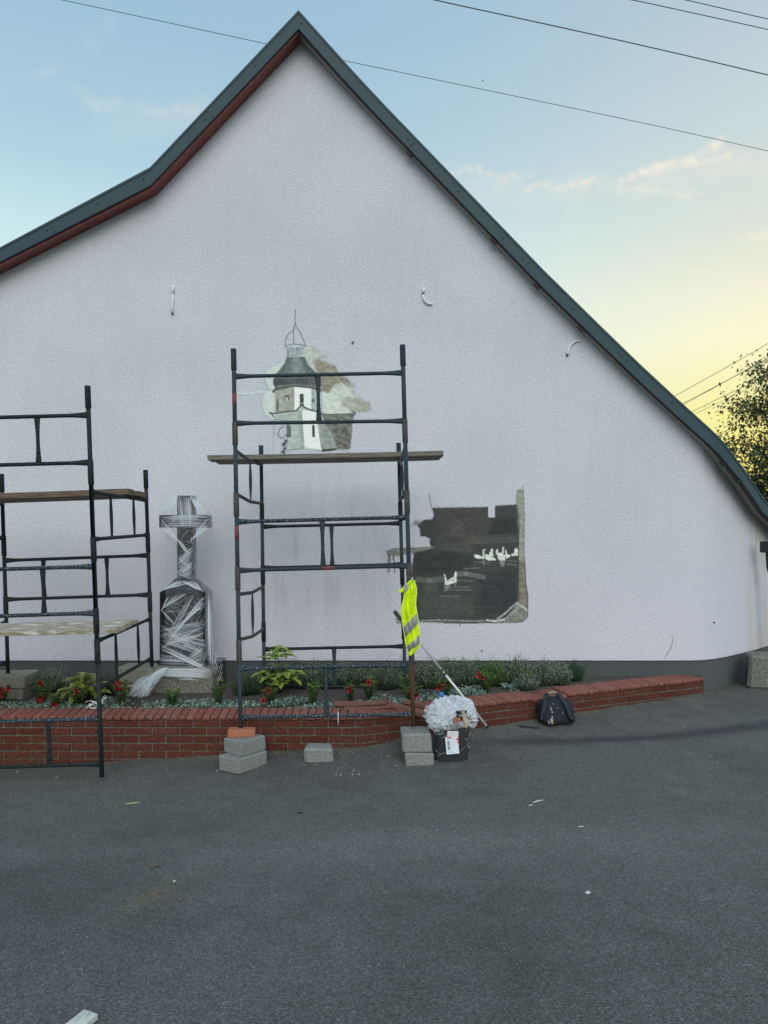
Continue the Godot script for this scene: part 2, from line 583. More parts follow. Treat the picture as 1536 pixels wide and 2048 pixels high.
	# odds and ends
	paint("aluminium", lin(0.62, 0.64, 0.62), 0.4, 0.35)
	paint("black_plastic", lin(0.008, 0.009, 0.011), 0.25)
	rough_stuff("navy_cloth", [[0.0, lin(0.006, 0.009, 0.013)], [0.8, lin(0.014, 0.02, 0.028)], [0.94, lin(0.03, 0.04, 0.05)], [1.0, lin(0.2, 0.22, 0.23)]], 0.05, 4, 3.0, 0.8, 5.0, 121)
	paint("navy_web", lin(0.016, 0.022, 0.03), 0.75)
	paint("white_paint", lin(0.72, 0.73, 0.72), 0.6)
	paint("tan_patch", lin(0.4, 0.33, 0.24), 0.7)
	paint("blue_plastic", lin(0.03, 0.2, 0.62), 0.4)
	var clear := paint("clear_plastic", Color(0.85, 0.9, 0.93, 0.2), 0.15)
	clear.transparency = BaseMaterial3D.TRANSPARENCY_ALPHA
	paint("paper", lin(0.74, 0.76, 0.78), 0.7)
	paint("red_tape", lin(0.62, 0.08, 0.06), 0.6)
	paint("brown_paper", lin(0.25, 0.14, 0.1), 0.8)
	paint("cable", lin(0.11, 0.125, 0.13), 0.8)
	paint("straw", lin(0.55, 0.5, 0.22), 0.8)
	paint("crumb", lin(0.6, 0.6, 0.57), 0.9)
	paint("bird_feather", lin(0.13, 0.14, 0.15), 0.9)
	paint("brown_leaf", lin(0.2, 0.13, 0.085), 0.9)


func plank_stuff(called: String, dark: Color, light: Color, s: int) -> void:
	var m := paint(called, Color.WHITE, 0.85)
	var n := noise(FastNoiseLite.TYPE_SIMPLEX_SMOOTH, 0.02, 5, s)
	m.albedo_texture = ntex(n, [[0.0, dark], [0.45, dark.lerp(light, 0.55)], [0.55, dark.lerp(light, 0.7)], [1.0, light]])
	m.uv1_triplanar = true
	m.uv1_scale = Vector3(0.35, 4.0, 4.0)
	m.normal_enabled = true
	m.normal_texture = nnormal(noise(FastNoiseLite.TYPE_SIMPLEX_SMOOTH, 0.04, 4, s + 1), 5.0)


# tone of the asphalt over the yard (x -10..10, distance -2..14): worn patches, a wet run, sandy dirt by the wall
func asphalt_tone() -> ImageTexture:
	var w := 1024
	var h := 820
	var img := Image.create(w, h, false, Image.FORMAT_RGB8)
	var n1 := noise(FastNoiseLite.TYPE_SIMPLEX_SMOOTH, 0.35, 4, 7)
	var n2 := noise(FastNoiseLite.TYPE_SIMPLEX_SMOOTH, 2.2, 3, 8)
	for y in h:
		var d := -2.0 + 16.0 * (y + 0.5) / h
		for x in w:
			var wx := -10.0 + 20.0 * (x + 0.5) / w
			var a := n1.get_noise_2d(wx, d)
			var f := n2.get_noise_2d(wx, d)
			var v := 0.86 + 0.15 * a + 0.07 * f
			# worn wheel track and an old dark patch
			v += 0.06 * exp(-pow((d - 4.9 - 0.06 * wx + 0.2 * a) / 0.35, 2.0)) - 0.07 * smoothstep(0.1, 0.35, a) * smoothstep(-0.2, 0.3, f)
			var c := Color(v, v, v)
			# damp run-off line towards the right
			var run := 7.28 + 0.19 * (wx - 0.6) + 0.10 * sin(wx * 1.7) + 0.04 * f
			if wx > 0.4:
				var k := exp(-pow((d - run) / (0.085 + 0.06 * a + 0.012 * wx), 2.0)) * smoothstep(0.4, 1.6, wx) * clampf(1.25 - wx * 0.05 + f * 0.7, 0.2, 1.0)
				c = c.lerp(Color(0.47, 0.49, 0.53), clampf(k, 0, 1) * 0.75)
			# grey dust where blocks and tub were shifted about
			var du := exp(-pow((wx - 0.95) / 0.35, 2.0) - pow((d - 6.85) / 0.14, 2.0)) * clampf(f * 3.0, 0, 1) + exp(-pow((wx + 0.7) / 0.7, 2.0) - pow((d - 6.75) / 0.12, 2.0)) * clampf(f * 3.0 - 0.3, 0, 1)
			c = c.lerp(Color(1, 1, 0.98), clampf(du, 0, 1) * 0.9)
			# sandy strip along the foot of the brick wall
			var g := wall_line(wx) - d
			var sand := exp(-pow((g - 0.02) / (0.09 + 0.05 * f), 2.0)) * clampf(0.7 + f * 1.4, 0, 1) * (1.0 if wx < 4.1 else 0.3)
			c = c.lerp(Color(1.0, 0.93, 0.8), sand * 0.75)
			# rusty smear
			var q := Vector2(wx, d) - Vector2(-1.28, 4.1)
			q = q.rotated(-1.27)
			var sm := exp(-pow(q.x / 0.17, 2.0) - pow(q.y / 0.035, 2.0)) + 0.35 * exp(-pow((q.x - 0.02) / 0.25, 2.0) - pow((q.y + 0.08) / 0.12, 2.0))
			c = c.lerp(Color(1.0, 0.89, 0.77), clampf(sm * (0.95 + f), 0, 1) * 0.95)
			img.set_pixel(x, y, c)
	return ImageTexture.create_from_image(img)


# faint rain streaks and dirt on the gable (x -8..6, y 0.3..8.2)
func wall_tone() -> ImageTexture:
	var w := 720
	var h := 400
	var img := Image.create(w, h, false, Image.FORMAT_RGB8)
	var n1 := noise(FastNoiseLite.TYPE_SIMPLEX_SMOOTH, 0.5, 4, 17)
	var n2 := noise(FastNoiseLite.TYPE_SIMPLEX_SMOOTH, 6.0, 3, 18)
	for y in h:
		var wy := 8.2 - 7.9 * (y + 0.5) / h
		for x in w:
			var wx := -8.0 + 14.0 * (x + 0.5) / w
			var a := n1.get_noise_2d(wx, wy)
			var s := n2.get_noise_2d(wx, wy * 0.12)
			var v := 0.968 + 0.03 * a - 0.018 * clampf(s, 0, 1)
			var c := Color(v, v, v)
			# scuffed area under the working platform, and warmer plaster low down
			var sc := exp(-pow((wx + 0.75) / 0.9, 2.0) - pow((wy - 1.5) / 0.8, 2.0)) * clampf(s * 1.8, 0, 1)
			c = c.lerp(Color(0.8, 0.79, 0.78), sc * 0.5)
			var low := smoothstep(3.0, 0.4, wy)
			c = c.lerp(Color(c.r * 1.02, c.g * 0.985, c.b * 1.0), low * 0.6)
			c = c.lerp(Color(1, 0.985, 1), low * 0.5)
			# water marks at the rounded corner
			var cw := smoothstep(4.75, 5.1, wx) * clampf(0.4 + s * 2.0, 0, 1)
			c = c.lerp(Color(0.97, 0.91, 0.82), cw * 0.8)
			img.set_pixel(x, y, c)
	return ImageTexture.create_from_image(img)


# ================================================================ ground
func wall_line(x: float) -> float:
	return 7.2 if x < -0.206 else 7.2 + (x + 0.206) * 2.06 / 4.157


func ground_y(x: float, d: float) -> float:
	var v := -0.25 + (0.035 * maxf(x, -6.0) if x < 0.0 else 0.02 * minf(x, 6.0))
	var w := -0.17 + (0.06 * maxf(x, -5.0) if x < 0.0 else 0.025 * minf(x, 6.0))
	var g := lerpf(w, v, smoothstep(0.0, 0.5, wall_line(clampf(x, -20, 4.2)) - d))
	g = lerpf(g, 0.0, smoothstep(6.4, 1.5, d))
	return g + 0.006 * fine.get_noise_2d(x * 1.3, d * 1.3)


func build_ground() -> void:
	var xs := [-400.0, -120.0, -50.0, -25.0, -14.0]
	var x := -10.0
	while x < 10.0:
		xs.append(x)
		x += 0.2
	xs.append_array([10.0, 14.0, 25.0, 50.0, 120.0, 400.0])
	var ds := [-400.0, -120.0, -50.0, -25.0, -12.0, -6.0, -2.0]
	var d := 0.0
	while d < 14.0:
		ds.append(d)
		d += 0.2
	ds.append_array([14.0, 18.0, 25.0, 50.0, 120.0, 400.0])
	var st := begin(true)
	for j in ds.size():
		for i in xs.size():
			var px: float = xs[i]
			var pd: float = ds[j]
			st.set_uv(Vector2(px, pd))
			st.set_uv2(Vector2((clampf(px, -9.9, 9.9) + 10.0) / 20.0, (clampf(pd, -1.9, 13.9) + 2.0) / 16.0))
			st.add_vertex(Vector3(px, ground_y(px, pd), -pd))
	var nx := xs.size()
	for j in ds.size() - 1:
		for i in nx - 1:
			var k := j * nx + i
			for q in [k, k + nx, k + 1, k + 1, k + nx, k + nx + 1]:
				st.add_index(q)
	var o := obj(st, "asphalt_yard", M.asphalt, self)
	tag(o, "dark grey asphalt yard in front of the gable", "", "", "structure")


# ================================================================ house
var wall_plan := [[-8.0, 9.3], [3.5, 9.3], [3.8, 9.305], [3.96, 9.335], [4.15, 9.43], [4.4, 9.62], [4.75, 9.94], [5.08, 10.26], [5.4, 10.6], [5.75, 10.95], [5.95, 11.35], [6.0, 12.0]]
var verge_plan := [[-8.4, 9.05], [-1.03, 9.05], [-0.3, 9.11], [0.0, 9.12], [3.95, 9.12], [4.08, 9.135], [4.25, 9.21], [4.45, 9.36], [4.8, 9.66], [5.2, 10.05], [5.6, 10.42], [6.0, 10.82], [6.25, 11.3], [6.35, 12.0]]
var roof_line := [[-8.4, 3.33], [-4.631, 5.34], [-2.821, 6.305], [-1.031, 8.2], [-0.471, 7.60], [0.0, 7.106], [1.945, 5.087], [2.626, 4.419], [3.112, 3.948], [3.556, 3.535], [4.286, 2.875], [4.95, 2.37], [6.35, 1.66]]


func along(line: Array, x: float) -> float:
	for i in line.size() - 1:
		if x <= line[i + 1][0]:
			return lerpf(line[i][1], line[i + 1][1], clampf((x - line[i][0]) / (line[i + 1][0] - line[i][0]), 0, 1))
	return line[-1][1]


func roof_drop(x: float) -> float:
	var s := 0.0
	for e in [-0.04, 0.04]:
		s = maxf(s, absf(along(roof_line, x + e + 0.01) - along(roof_line, x + e - 0.01)) / 0.02)
	return 0.152 * sqrt(1.0 + s * s)


func build_house() -> void:
	var house := thing("house", "house with pale lilac roughcast gable, steep dark roof edge and unfinished murals", "house", Vector3(0, 0, 0))
	# gable wall, following its plan round the rounded corner and the rest of the house
	var xs := []
	for p in wall_plan:
		xs.append(p[0])
	for p in roof_line:
		if p[0] > -8.0 and p[0] < 6.0:
			xs.append(p[0])
	var x := -7.8
	while x < 5.95:
		xs.append(x)
		x += 0.2
	xs.sort()
	var st := begin(true)
	var pl := begin(true)
	var bottom := 0.318
	for i in xs.size() - 1:
		var a: float = xs[i]
		var c: float = xs[i + 1]
		if c - a < 0.005:
			continue
		var za := along(wall_plan, a)
		var zc := along(wall_plan, c)
		var ya := along(roof_line, a) - 0.06
		var yc := along(roof_line, c) - 0.06
		var out := Vector3(zc - za, 0, c - a).normalized()
		var rows := 6
		for k in rows:
			var p := []
			var u := []
			for e in [[a, za, ya, k], [c, zc, yc, k], [c, zc, yc, k + 1], [a, za, ya, k + 1]]:
				var yy: float = lerpf(bottom, e[2], float(e[3]) / rows)
				p.append(Vector3(e[0], yy, -e[1]))
				u.append(Vector2((e[0] + 8.0) / 14.0, (8.2 - yy) / 7.9))
			var order := [0, 1, 2, 0, 2, 3]
			if (p[1] - p[0]).cross(p[2] - p[0]).dot(out) > 0.0:
				order = [0, 2, 1, 0, 3, 2]
			for q in order:
				st.set_uv2(u[q])
				st.add_vertex(p[q])
		# lower return of the render and the recessed plinth
		var r: Vector3 = out * 0.018
		st.set_smooth_group(3)
		quad(st, Vector3(a, bottom, -za), Vector3(c, bottom, -zc), Vector3(c, bottom, -zc) - r, Vector3(a, bottom, -za) - r, Vector3.DOWN)
		st.set_smooth_group(0)
		quad(pl, Vector3(a, -0.7, -za) - r, Vector3(c, -0.7, -zc) - r, Vector3(c, bottom + 0.01, -zc) - r, Vector3(a, bottom + 0.01, -za) - r, out)
	st.set_uv2(Vector2(0.02, 0.5))
	pl.set_smooth_group(0xFFFFFFFF)
	# side and back walls
	st.set_smooth_group(0xFFFFFFFF)
	quad(st, Vector3(6.0, -0.7, -12), Vector3(6.0, -0.7, -18), Vector3(6.0, 1.76, -18), Vector3(6.0, 1.76, -12), Vector3.RIGHT)
	quad(st, Vector3(-8, -0.7, -9.3), Vector3(-8, -0.7, -18), Vector3(-8, 3.45, -18), Vector3(-8, 3.45, -9.3), Vector3.LEFT)
	for i in roof_line.size() - 1:
		var a = roof_line[i]
		var c = roof_line[i + 1]
		quad(st, Vector3(clampf(a[0], -8, 6.0), -0.7, -18), Vector3(clampf(c[0], -8, 6.0), -0.7, -18), Vector3(clampf(c[0], -8, 6.0), c[1] - 0.03, -18), Vector3(clampf(a[0], -8, 6.0), a[1] - 0.03, -18), Vector3(0, 0, -1))
	var wall := obj(st, "wall", M.stucco, house)
	obj(pl, "plinth", M.plinth, house)

	# roof: covering, metal verge, timber under the left side, plastered soffit under the right side
	var rx := []
	for p in roof_line:
		rx.append(p[0])
	for p in verge_plan:
		rx.append(p[0])
	rx.sort()
	var cover := begin()
	var verge := begin()
	var lip := begin()
	var soffit := begin()
	var barge := begin()
	var cove := begin(true)
	var strip := begin()
	for i in rx.size() - 1:
		var a: float = rx[i]
		var c: float = rx[i + 1]
		if c - a < 0.001:
			continue
		var za := along(verge_plan, a)
		var zc := along(verge_plan, c)
		var ya := along(roof_line, a)
		var yc := along(roof_line, c)
		var da := roof_drop(a)
		var dc := roof_drop(c)
		var back := Vector3(zc - za, 0, c - a).normalized() * -1.0
		var A := Vector3(a, ya, -za)
		var C := Vector3(c, yc, -zc)
		quad(cover, A + Vector3.UP * 0.012 + back * 0.02, C + Vector3.UP * 0.012 + back * 0.02, Vector3(c, yc + 0.012, -18.3), Vector3(a, ya + 0.012, -18.3), Vector3.UP)
		# folded sheet-metal verge: face, top fold, bottom return
		var dA := Vector3.DOWN * da
		var dC := Vector3.DOWN * dc
		quad(verge, A, C, C + dC, A + dA, -back)
		quad(verge, A, C, C + back * 0.16 + Vector3.UP * 0.02, A + back * 0.16 + Vector3.UP * 0.02, Vector3.UP)
		quad(verge, A + dA, C + dC, C + dC + back * 0.03, A + dA + back * 0.03, Vector3.DOWN)
		# raised rib near the top and drip edge at the foot of the face
		for e in [[0.0, 0.16, 0.008], [0.93, 1.0, 0.007]]:
			var o: Vector3 = -back * e[2]
			quad(lip, A + dA * e[0] + o, C + dC * e[0] + o, C + dC * e[1] + o, A + dA * e[1] + o, -back)
			quad(lip, A + dA * e[1] + o, C + dC * e[1] + o, C + dC * e[1], A + dA * e[1], Vector3.DOWN)
			quad(lip, A + dA * e[0] + o, C + dC * e[0] + o, C + dC * e[0] + Vector3.UP * 0.002, A + dA * e[0] + Vector3.UP * 0.002, Vector3.UP)
		if c <= -1.029:
			var b0A := A + dA + back * 0.032
			var b0C := C + dC + back * 0.032
			var dn := Vector3.DOWN * 0.03
			quad(barge, b0A + Vector3.UP * 0.05, b0C + Vector3.UP * 0.05, b0C + dn, b0A + dn, -back)
			quad(barge, b0A + dn, b0C + dn, b0C + dn + back * 0.04, b0A + dn + back * 0.04, Vector3.DOWN)
			quad(barge, b0A + dn + back * 0.04, b0C + dn + back * 0.04, b0C + back * 0.04, b0A + back * 0.04, back)
			for k in 3:
				var s0: Vector3 = back * (0.072 + 0.1 * k)
				var s1: Vector3 = back * (0.166 + 0.1 * k)
				quad(soffit, b0A + s0, b0C + s0, b0C + s1, b0A + s1, Vector3.DOWN)
				for s in [s0, s1]:
					quad(soffit, b0A + s, b0C + s, b0C + s + Vector3.UP * 0.012, b0A + s + Vector3.UP * 0.012, back if s == s1 else -back)
			quad(soffit, b0A + back * 0.05 + Vector3.UP * 0.012, b0C + back * 0.05 + Vector3.UP * 0.012, b0C + back * 0.42 + Vector3.UP * 0.012, b0A + back * 0.42 + Vector3.UP * 0.012, Vector3.DOWN)
		elif a >= -1.032:
			var f0 := back * 0.03
			quad(strip, A + dA + f0 + Vector3.UP * 0.02, C + dC + f0 + Vector3.UP * 0.02, C + dC + f0 + Vector3.DOWN * 0.012, A + dA + f0 + Vector3.DOWN * 0.012, -back)
			quad(strip, A + dA + f0 + Vector3.DOWN * 0.012, C + dC + f0 + Vector3.DOWN * 0.012, C + dC + f0 * 2.0 + Vector3.DOWN * 0.012, A + dA + f0 * 2.0 + Vector3.DOWN * 0.012, Vector3.DOWN)
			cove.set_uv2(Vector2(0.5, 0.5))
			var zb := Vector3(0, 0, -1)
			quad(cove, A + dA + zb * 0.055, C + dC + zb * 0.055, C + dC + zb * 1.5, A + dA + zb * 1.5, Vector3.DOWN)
	# eaves on both long sides
	quad(cover, Vector3(-8.4, 3.27, -8.97), Vector3(-8.4, 3.1, -8.97), Vector3(-8.4, 3.1, -18.3), Vector3(-8.4, 3.27, -18.3), Vector3.LEFT)
	quad(cover, Vector3(6.35, 1.67, -12), Vector3(6.35, 1.5, -12), Vector3(6.35, 1.5, -18.3), Vector3(6.35, 1.67, -18.3), Vector3.RIGHT)
	var roof := obj(cover, "roof", M.roof_tile, house)
	obj(verge, "metal_verge", M.verge_metal, roof)
	obj(lip, "verge_fold", M.verge_metal, roof)
	obj(soffit, "timber_soffit", M.red_wood, roof)
	obj(barge, "barge_board", M.red_wood, roof)
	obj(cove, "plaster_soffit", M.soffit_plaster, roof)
	obj(strip, "timber_strip", M.dull_strip, roof)
	# overlaps of the verge sheets and the screws that hold them
	for jx in [-4.0, -2.1, 0.35, 1.75, 2.95]:
		var jz := along(verge_plan, jx)
		var jy := along(roof_line, jx)
		var jd := roof_drop(jx)
		var js := atan2(along(roof_line, jx + 0.05) - along(roof_line, jx - 0.05), 0.1)
		var jt := begin()
		block(jt, T(Vector3(jx, jy - jd * 0.5, -jz + 0.004), 0, 0, js), Vector3(0.012, jd * cos(js) * 0.84, 0.006), 0.001)
		obj(jt, "verge_joint", M.verge_metal, roof)
		for k in [-0.06, 0.55, 1.1]:
			var sx: float = jx + k
			var sc := begin(true)
			var sp := Vector3(sx, along(roof_line, sx) - roof_drop(sx) * 0.55, -along(verge_plan, sx))
			bar(sc, [sp, sp + Vector3(0, 0, 0.008)], [0.011, 0.007], 7)
			obj(sc, "screw", M.black_rubber, roof)
	# batten ends that poke out under the right verge
	for p in [[820, 300], [988, 481], [1075, 566], [1163, 650], [1452, 918], [1492, 968]]:
		var px: float = (p[0] - 768.0) * 9.16 / F
		var bt := begin()
		var z := along(verge_plan, px) + 0.06
		block(bt, T(Vector3(px, along(roof_line, px) - roof_drop(px) - 0.012, -z), 0, 0, -0.78), Vector3(0.09, 0.05, 0.06), 0.006)
		obj(bt, "batten_end", M.dull_strip if p[0] < 1300 else M.black_rubber, roof)
	# dark outlet of the gutter at the rounded corner
	var go := begin()
	block(go, T(at(1535, 1094, 10.0), -0.7), Vector3(0.16, 0.15, 0.14), 0.012)
	obj(go, "gutter_outlet", M.black_rubber, house)
	go = begin(true)
	bar(go, [at(1538, 1100, 10.0), at(1539, 1135, 10.05), at(1548, 1165, 10.1), at(1552, 1330, 10.2)], [0.045, 0.04, 0.04, 0.04], 10)
	obj(go, "downpipe", M.black_rubber, house)

	# cable ends left sticking out of the render, painted over
	var cz := 9.28
	var cab := [
		[[Vector2(347, 570), Vector2(346, 577), Vector2(345.5, 587)], [0.012, 0.019, 0.017]], [[Vector2(345.5, 588), Vector2(345, 600), Vector2(344.5, 612), Vector2(344.5, 626)], [0.013, 0.017, 0.014, 0.018]],
		[[Vector2(847, 575), Vector2(847, 580), Vector2(846.5, 586)], [0.016, 0.02, 0.018]], [[Vector2(846.5, 589), Vector2(847, 596), Vector2(850, 602), Vector2(856, 607), Vector2(865, 608)], [0.012, 0.015, 0.015, 0.015, 0.013]],
		[[Vector2(1135, 709), Vector2(1136, 703), Vector2(1138, 697), Vector2(1142, 689), Vector2(1150, 683), Vector2(1159, 681)], [0.02, 0.018, 0.013, 0.013, 0.012, 0.008]]]
	for cdef in cab:
		var cs := begin(true)
		var pts := []
		for v in cdef[0]:
			pts.append(at(v.x, v.y, cz))
		bar(cs, pts, cdef[1], 8)
		obj(cs, "cable_end", M.white_conduit, wall)
	for h in [[345, 627.5], [846.5, 587.5], [1135, 710.5]]:
		var hs := begin(true)
		bar(hs, [at(h[0], h[1] - 1.5, cz), at(h[0], h[1] + 1.0, cz)], [0.013, 0.011], 8)
		obj(hs, "cable_core", M.black_rubber, wall)
	for h in [[706, 684], [704, 687], [963, 1301], [1428, 1245], [546, 1308], [1018, 1233]]:
		var hs := begin(true)
		bar(hs, [at(h[0], h[1], 9.31), at(h[0] + 1.0, h[1] + 1.0, 9.294)], [0.014, 0.01], 6)
		obj(hs, "nail_hole", M.plinth, wall)

	var crk := begin(true)
	bar(crk, [at(1344, 1268, 9.3), at(1345, 1284, 9.3), at(1341, 1298, 9.3), at(1334, 1308, 9.3), at(1328, 1319, 9.3)], [0.0015, 0.003, 0.0035, 0.003, 0.0015], 5)
	obj(crk, "hairline_crack", M.plinth, wall)
	paint_murals(wall)


# ---------------------------------------------------------------- murals: soft-edged brush marks in an image
var brush := FastNoiseLite.new()


func daub(img: Image, pts: Array, c: Color, alpha := 1.0, rough := 2.5, mottle := 0.08) -> void:
	var lo := Vector2(1e9, 1e9)
	var hi := -lo
	var poly := PackedVector2Array(pts)
	for v in poly:
		lo = lo.min(v)
		hi = hi.max(v)
	for y in range(maxi(0, int(lo.y - rough)), mini(img.get_height(), int(hi.y + rough) + 1)):
		for x in range(maxi(0, int(lo.x - rough)), mini(img.get_width(), int(hi.x + rough) + 1)):
			var soft := rough * 0.45
			var q := Vector2(x + rng.randfn(0.0, soft) + brush.get_noise_2d(x * 3.0, y * 3.0) * rough * 1.6, y + rng.randfn(0.0, soft) + brush.get_noise_2d(x * 3.0 + 900.0, y * 3.0) * rough * 1.6)
			if Geometry2D.is_point_in_polygon(q, poly):
				var v := 1.0 + mottle * (brush.get_noise_2d(x * 0.5, y * 0.8) * 1.7 + brush.get_noise_2d(x * 1.2, y * 3.0 + 77.0) * 0.5)
				lay(img, x, y, Color(c.r * v, c.g * v, c.b * v), alpha)


func lay(img: Image, x: int, y: int, c: Color, alpha: float) -> void:
	var o := img.get_pixel(x, y)
	var a := alpha + o.a * (1.0 - alpha)
	if a <= 0.001:
		return
	var k := alpha / a
	img.set_pixel(x, y, Color(lerpf(o.r, c.r, k), lerpf(o.g, c.g, k), lerpf(o.b, c.b, k), a))


func sweep(img: Image, pts: Array, width: float, c: Color, alpha := 1.0, dry := 0.0) -> void:
	for i in pts.size() - 1:
		var a: Vector2 = pts[i]
		var e: Vector2 = pts[i + 1]
		var lo := a.min(e) - Vector2.ONE * (width + 1.0)
		var hi := a.max(e) + Vector2.ONE * (width + 1.0)
		for y in range(maxi(0, int(lo.y)), mini(img.get_height(), int(hi.y) + 1)):
			for x in range(maxi(0, int(lo.x)), mini(img.get_width(), int(hi.x) + 1)):
				var q := Vector2(x, y)
				var d := q.distance_to(Geometry2D.get_closest_point_to_segment(q, a, e))
				var w := width * 0.5 * (1.0 + 0.4 * brush.get_noise_2d(x * 2.0, y * 2.0))
				var k := clampf(w - d + 0.5, 0, 1)
				if dry > 0.0:
					k *= clampf(1.0 - dry * (0.5 + brush.get_noise_2d(x * 1.0, y * 7.0) * 1.6), 0, 1)
				if k > 0.01:
					lay(img, x, y, c, alpha * k)


func c8(r: float, g: float, bl: float) -> Color:
	# photographed paint tone to the paint's own reflectance, by the same factor as the wall beside it
	return Color(r / 255.0 * 1.13, g / 255.0 * 1.13, bl / 255.0 * 1.11).clamp()


func zs(list: Array, ox: float, oy: float, zoom: float, k: float, cx: float, cy: float) -> Array:
	var r := []
	for i in range(0, list.size(), 2):
		r.append(Vector2((list[i] / zoom + ox - cx) * k, (list[i + 1] / zoom + oy - cy) * k))
	return r


func mural_sheet(img: Image, x0: float, y0: float, x1: float, y1: float, called: String, label: String, wall: Node3D) -> void:
	var m := paint(called, Color.WHITE, 0.85)
	var full := img.get_size()
	img.resize(full.x / 2, full.y / 2, Image.INTERPOLATE_BILINEAR)
	img.resize(full.x, full.y, Image.INTERPOLATE_CUBIC)
	m.albedo_texture = ImageTexture.create_from_image(img)
	m.transparency = BaseMaterial3D.TRANSPARENCY_ALPHA
	m.texture_repeat = false
	var st := begin()
	var z := 9.3
	var p := [at(x0, y0, z), at(x1, y0, z), at(x1, y1, z), at(x0, y1, z)]
	for i in 4:
		p[i].z = -9.2965
	uvquad(st, p, [Vector2(0, 0), Vector2(1, 0), Vector2(1, 1), Vector2(0, 1)], Vector3(0, 0, 1))
	var o := obj(st, called, m, wall)
	o.set_meta("label", label)


func paint_murals(wall: Node3D) -> void:
	brush.seed = 9
	brush.frequency = 0.05
	brush.fractal_octaves = 3
	# --- church tower, half finished
	var k := 2.4
	var x0 := 470.0
	var y0 := 616.0
	var img := Image.create(int(290 * k), int(296 * k), false, Image.FORMAT_RGBA8)
	img.fill(Color(0.72, 0.73, 0.75, 0.0))
	var z := func(l: Array) -> Array: return zs(l, 500, 620, 5.908, k, x0, y0)
	daub(img, z.call([405, 590, 310, 650, 200, 705, 172, 760, 180, 850, 215, 920, 255, 950, 150, 1000, 138, 1100, 170, 1220, 230, 1290, 290, 1300, 310, 1000, 290, 880, 330, 740, 440, 600]), c8(206, 212, 205), 0.85, 4.0, 0.04)
	sweep(img, z.call([-150, 975, -60, 990, 30, 985, 110, 968, 250, 968]), 12, c8(206, 214, 212), 0.8, 0.3)
	daub(img, z.call([640, 430, 760, 428, 830, 500, 812, 600, 770, 650, 810, 750, 700, 720, 640, 640, 620, 490]), c8(188, 193, 184), 0.92, 5.0, 0.06)
	daub(img, z.call([740, 600, 790, 575, 860, 605, 930, 630, 1010, 660, 1030, 725, 1120, 790, 1190, 850, 1150, 905, 1000, 870, 965, 960, 930, 980, 840, 960, 830, 760, 780, 700]), c8(140, 132, 118), 0.95, 6.0, 0.10)
	daub(img, z.call([845, 955, 930, 985, 960, 930, 1020, 880, 1080, 860, 1150, 895, 1200, 960, 1225, 1020, 1260, 1060, 1300, 1190, 1200, 1200, 1190, 1225, 900, 1235, 850, 1200]), c8(203, 207, 199), 0.92, 5.0, 0.06)
	daub(img, z.call([1060, 1090, 1140, 1020, 1210, 1040, 1290, 1055, 1400, 1100, 1412, 1190, 1230, 1205, 1130, 1160]), c8(160, 158, 144), 0.85, 6.0, 0.10)
	sweep(img, z.call([1405, 1080, 1425, 1180]), 4, c8(140, 140, 140), 0.6)
	sweep(img, z.call([980, 960, 1010, 1000, 1100, 1010]), 7, c8(150, 148, 138), 0.5, 0.4)
	# dome
	daub(img, z.call([440, 560, 640, 560, 690, 660, 780, 740, 830, 800, 835, 900, 700, 885, 520, 870, 350, 890, 295, 920, 268, 850, 290, 770, 350, 705, 410, 630]), c8(104, 112, 111), 1.0, 2.0, 0.12)
	daub(img, z.call([268, 810, 480, 800, 830, 790, 835, 900, 700, 885, 520, 870, 350, 890, 295, 920]), c8(62, 67, 67), 0.85, 3.0, 0.15)
	daub(img, z.call([500, 570, 590, 570, 640, 700, 700, 780, 540, 780, 490, 740]), c8(140, 150, 145), 0.5, 5.0, 0.12)
	for i in 6:
		sweep(img, z.call([430 + i * 40, 570, 370 + i * 75, 740, 340 + i * 90, 870]), 2.5, c8(80, 86, 86), 0.5, 0.3)
	for i in 4:
		sweep(img, z.call([690, 790 + i * 26, 830, 815 + i * 28]), 3, c8(180, 186, 182), 0.6, 0.3)
	for i in 60:
		var cx := rng.randf_range(650, 1300)
		var cy := lerpf(480, 1150, clampf((cx - 650) / 650.0 + rng.randf_range(-0.25, 0.25), 0, 1))
		var tone: float = [0.0, 30.0, -25.0, 45.0][rng.randi() % 4]
		sweep(img, z.call([cx, cy, cx + rng.randf_range(15, 60), cy - rng.randf_range(-10, 30), cx + rng.randf_range(40, 90), cy + rng.randf_range(-10, 25)]), rng.randf_range(8, 20), c8(165 + tone, 163 + tone, 150 + tone), 0.16, 0.5)
	for i in 16:
		var t := i / 15.0
		var dk := absf(t - 0.48) * 2.0
		sweep(img, z.call([lerpf(445, 640, t), 565, lerpf(390, 700, t), 680, lerpf(300, 800, t), 780, lerpf(285, 830, t), 880]), 12, c8(150 - 85 * dk, 158 - 85 * dk, 155 - 80 * dk), 0.22, 0.4)
	# cornice and drum
	daub(img, z.call([290, 960, 350, 935, 520, 900, 520, 1195, 300, 1205]), c8(160, 160, 150), 1.0, 1.5, 0.10)
	daub(img, z.call([300, 960, 350, 940, 345, 1200, 300, 1205]), c8(148, 154, 148), 0.9, 1.5)
	daub(img, z.call([520, 905, 725, 930, 725, 1185, 640, 1155, 600, 1120, 560, 1170, 520, 1190]), c8(224, 230, 221), 1.0, 1.5, 0.03)
	daub(img, z.call([725, 930, 805, 955, 805, 1200, 725, 1180]), c8(160, 168, 162), 1.0, 1.5)
	daub(img, z.call([255, 960, 300, 915, 520, 862, 700, 878, 835, 915, 835, 965, 700, 918, 520, 905, 310, 952, 275, 982]), c8(84, 87, 84), 1.0, 2.0, 0.15)
	sweep(img, z.call([310, 905, 520, 878, 700, 895, 820, 930]), 4, c8(150, 152, 146), 0.7, 0.3)
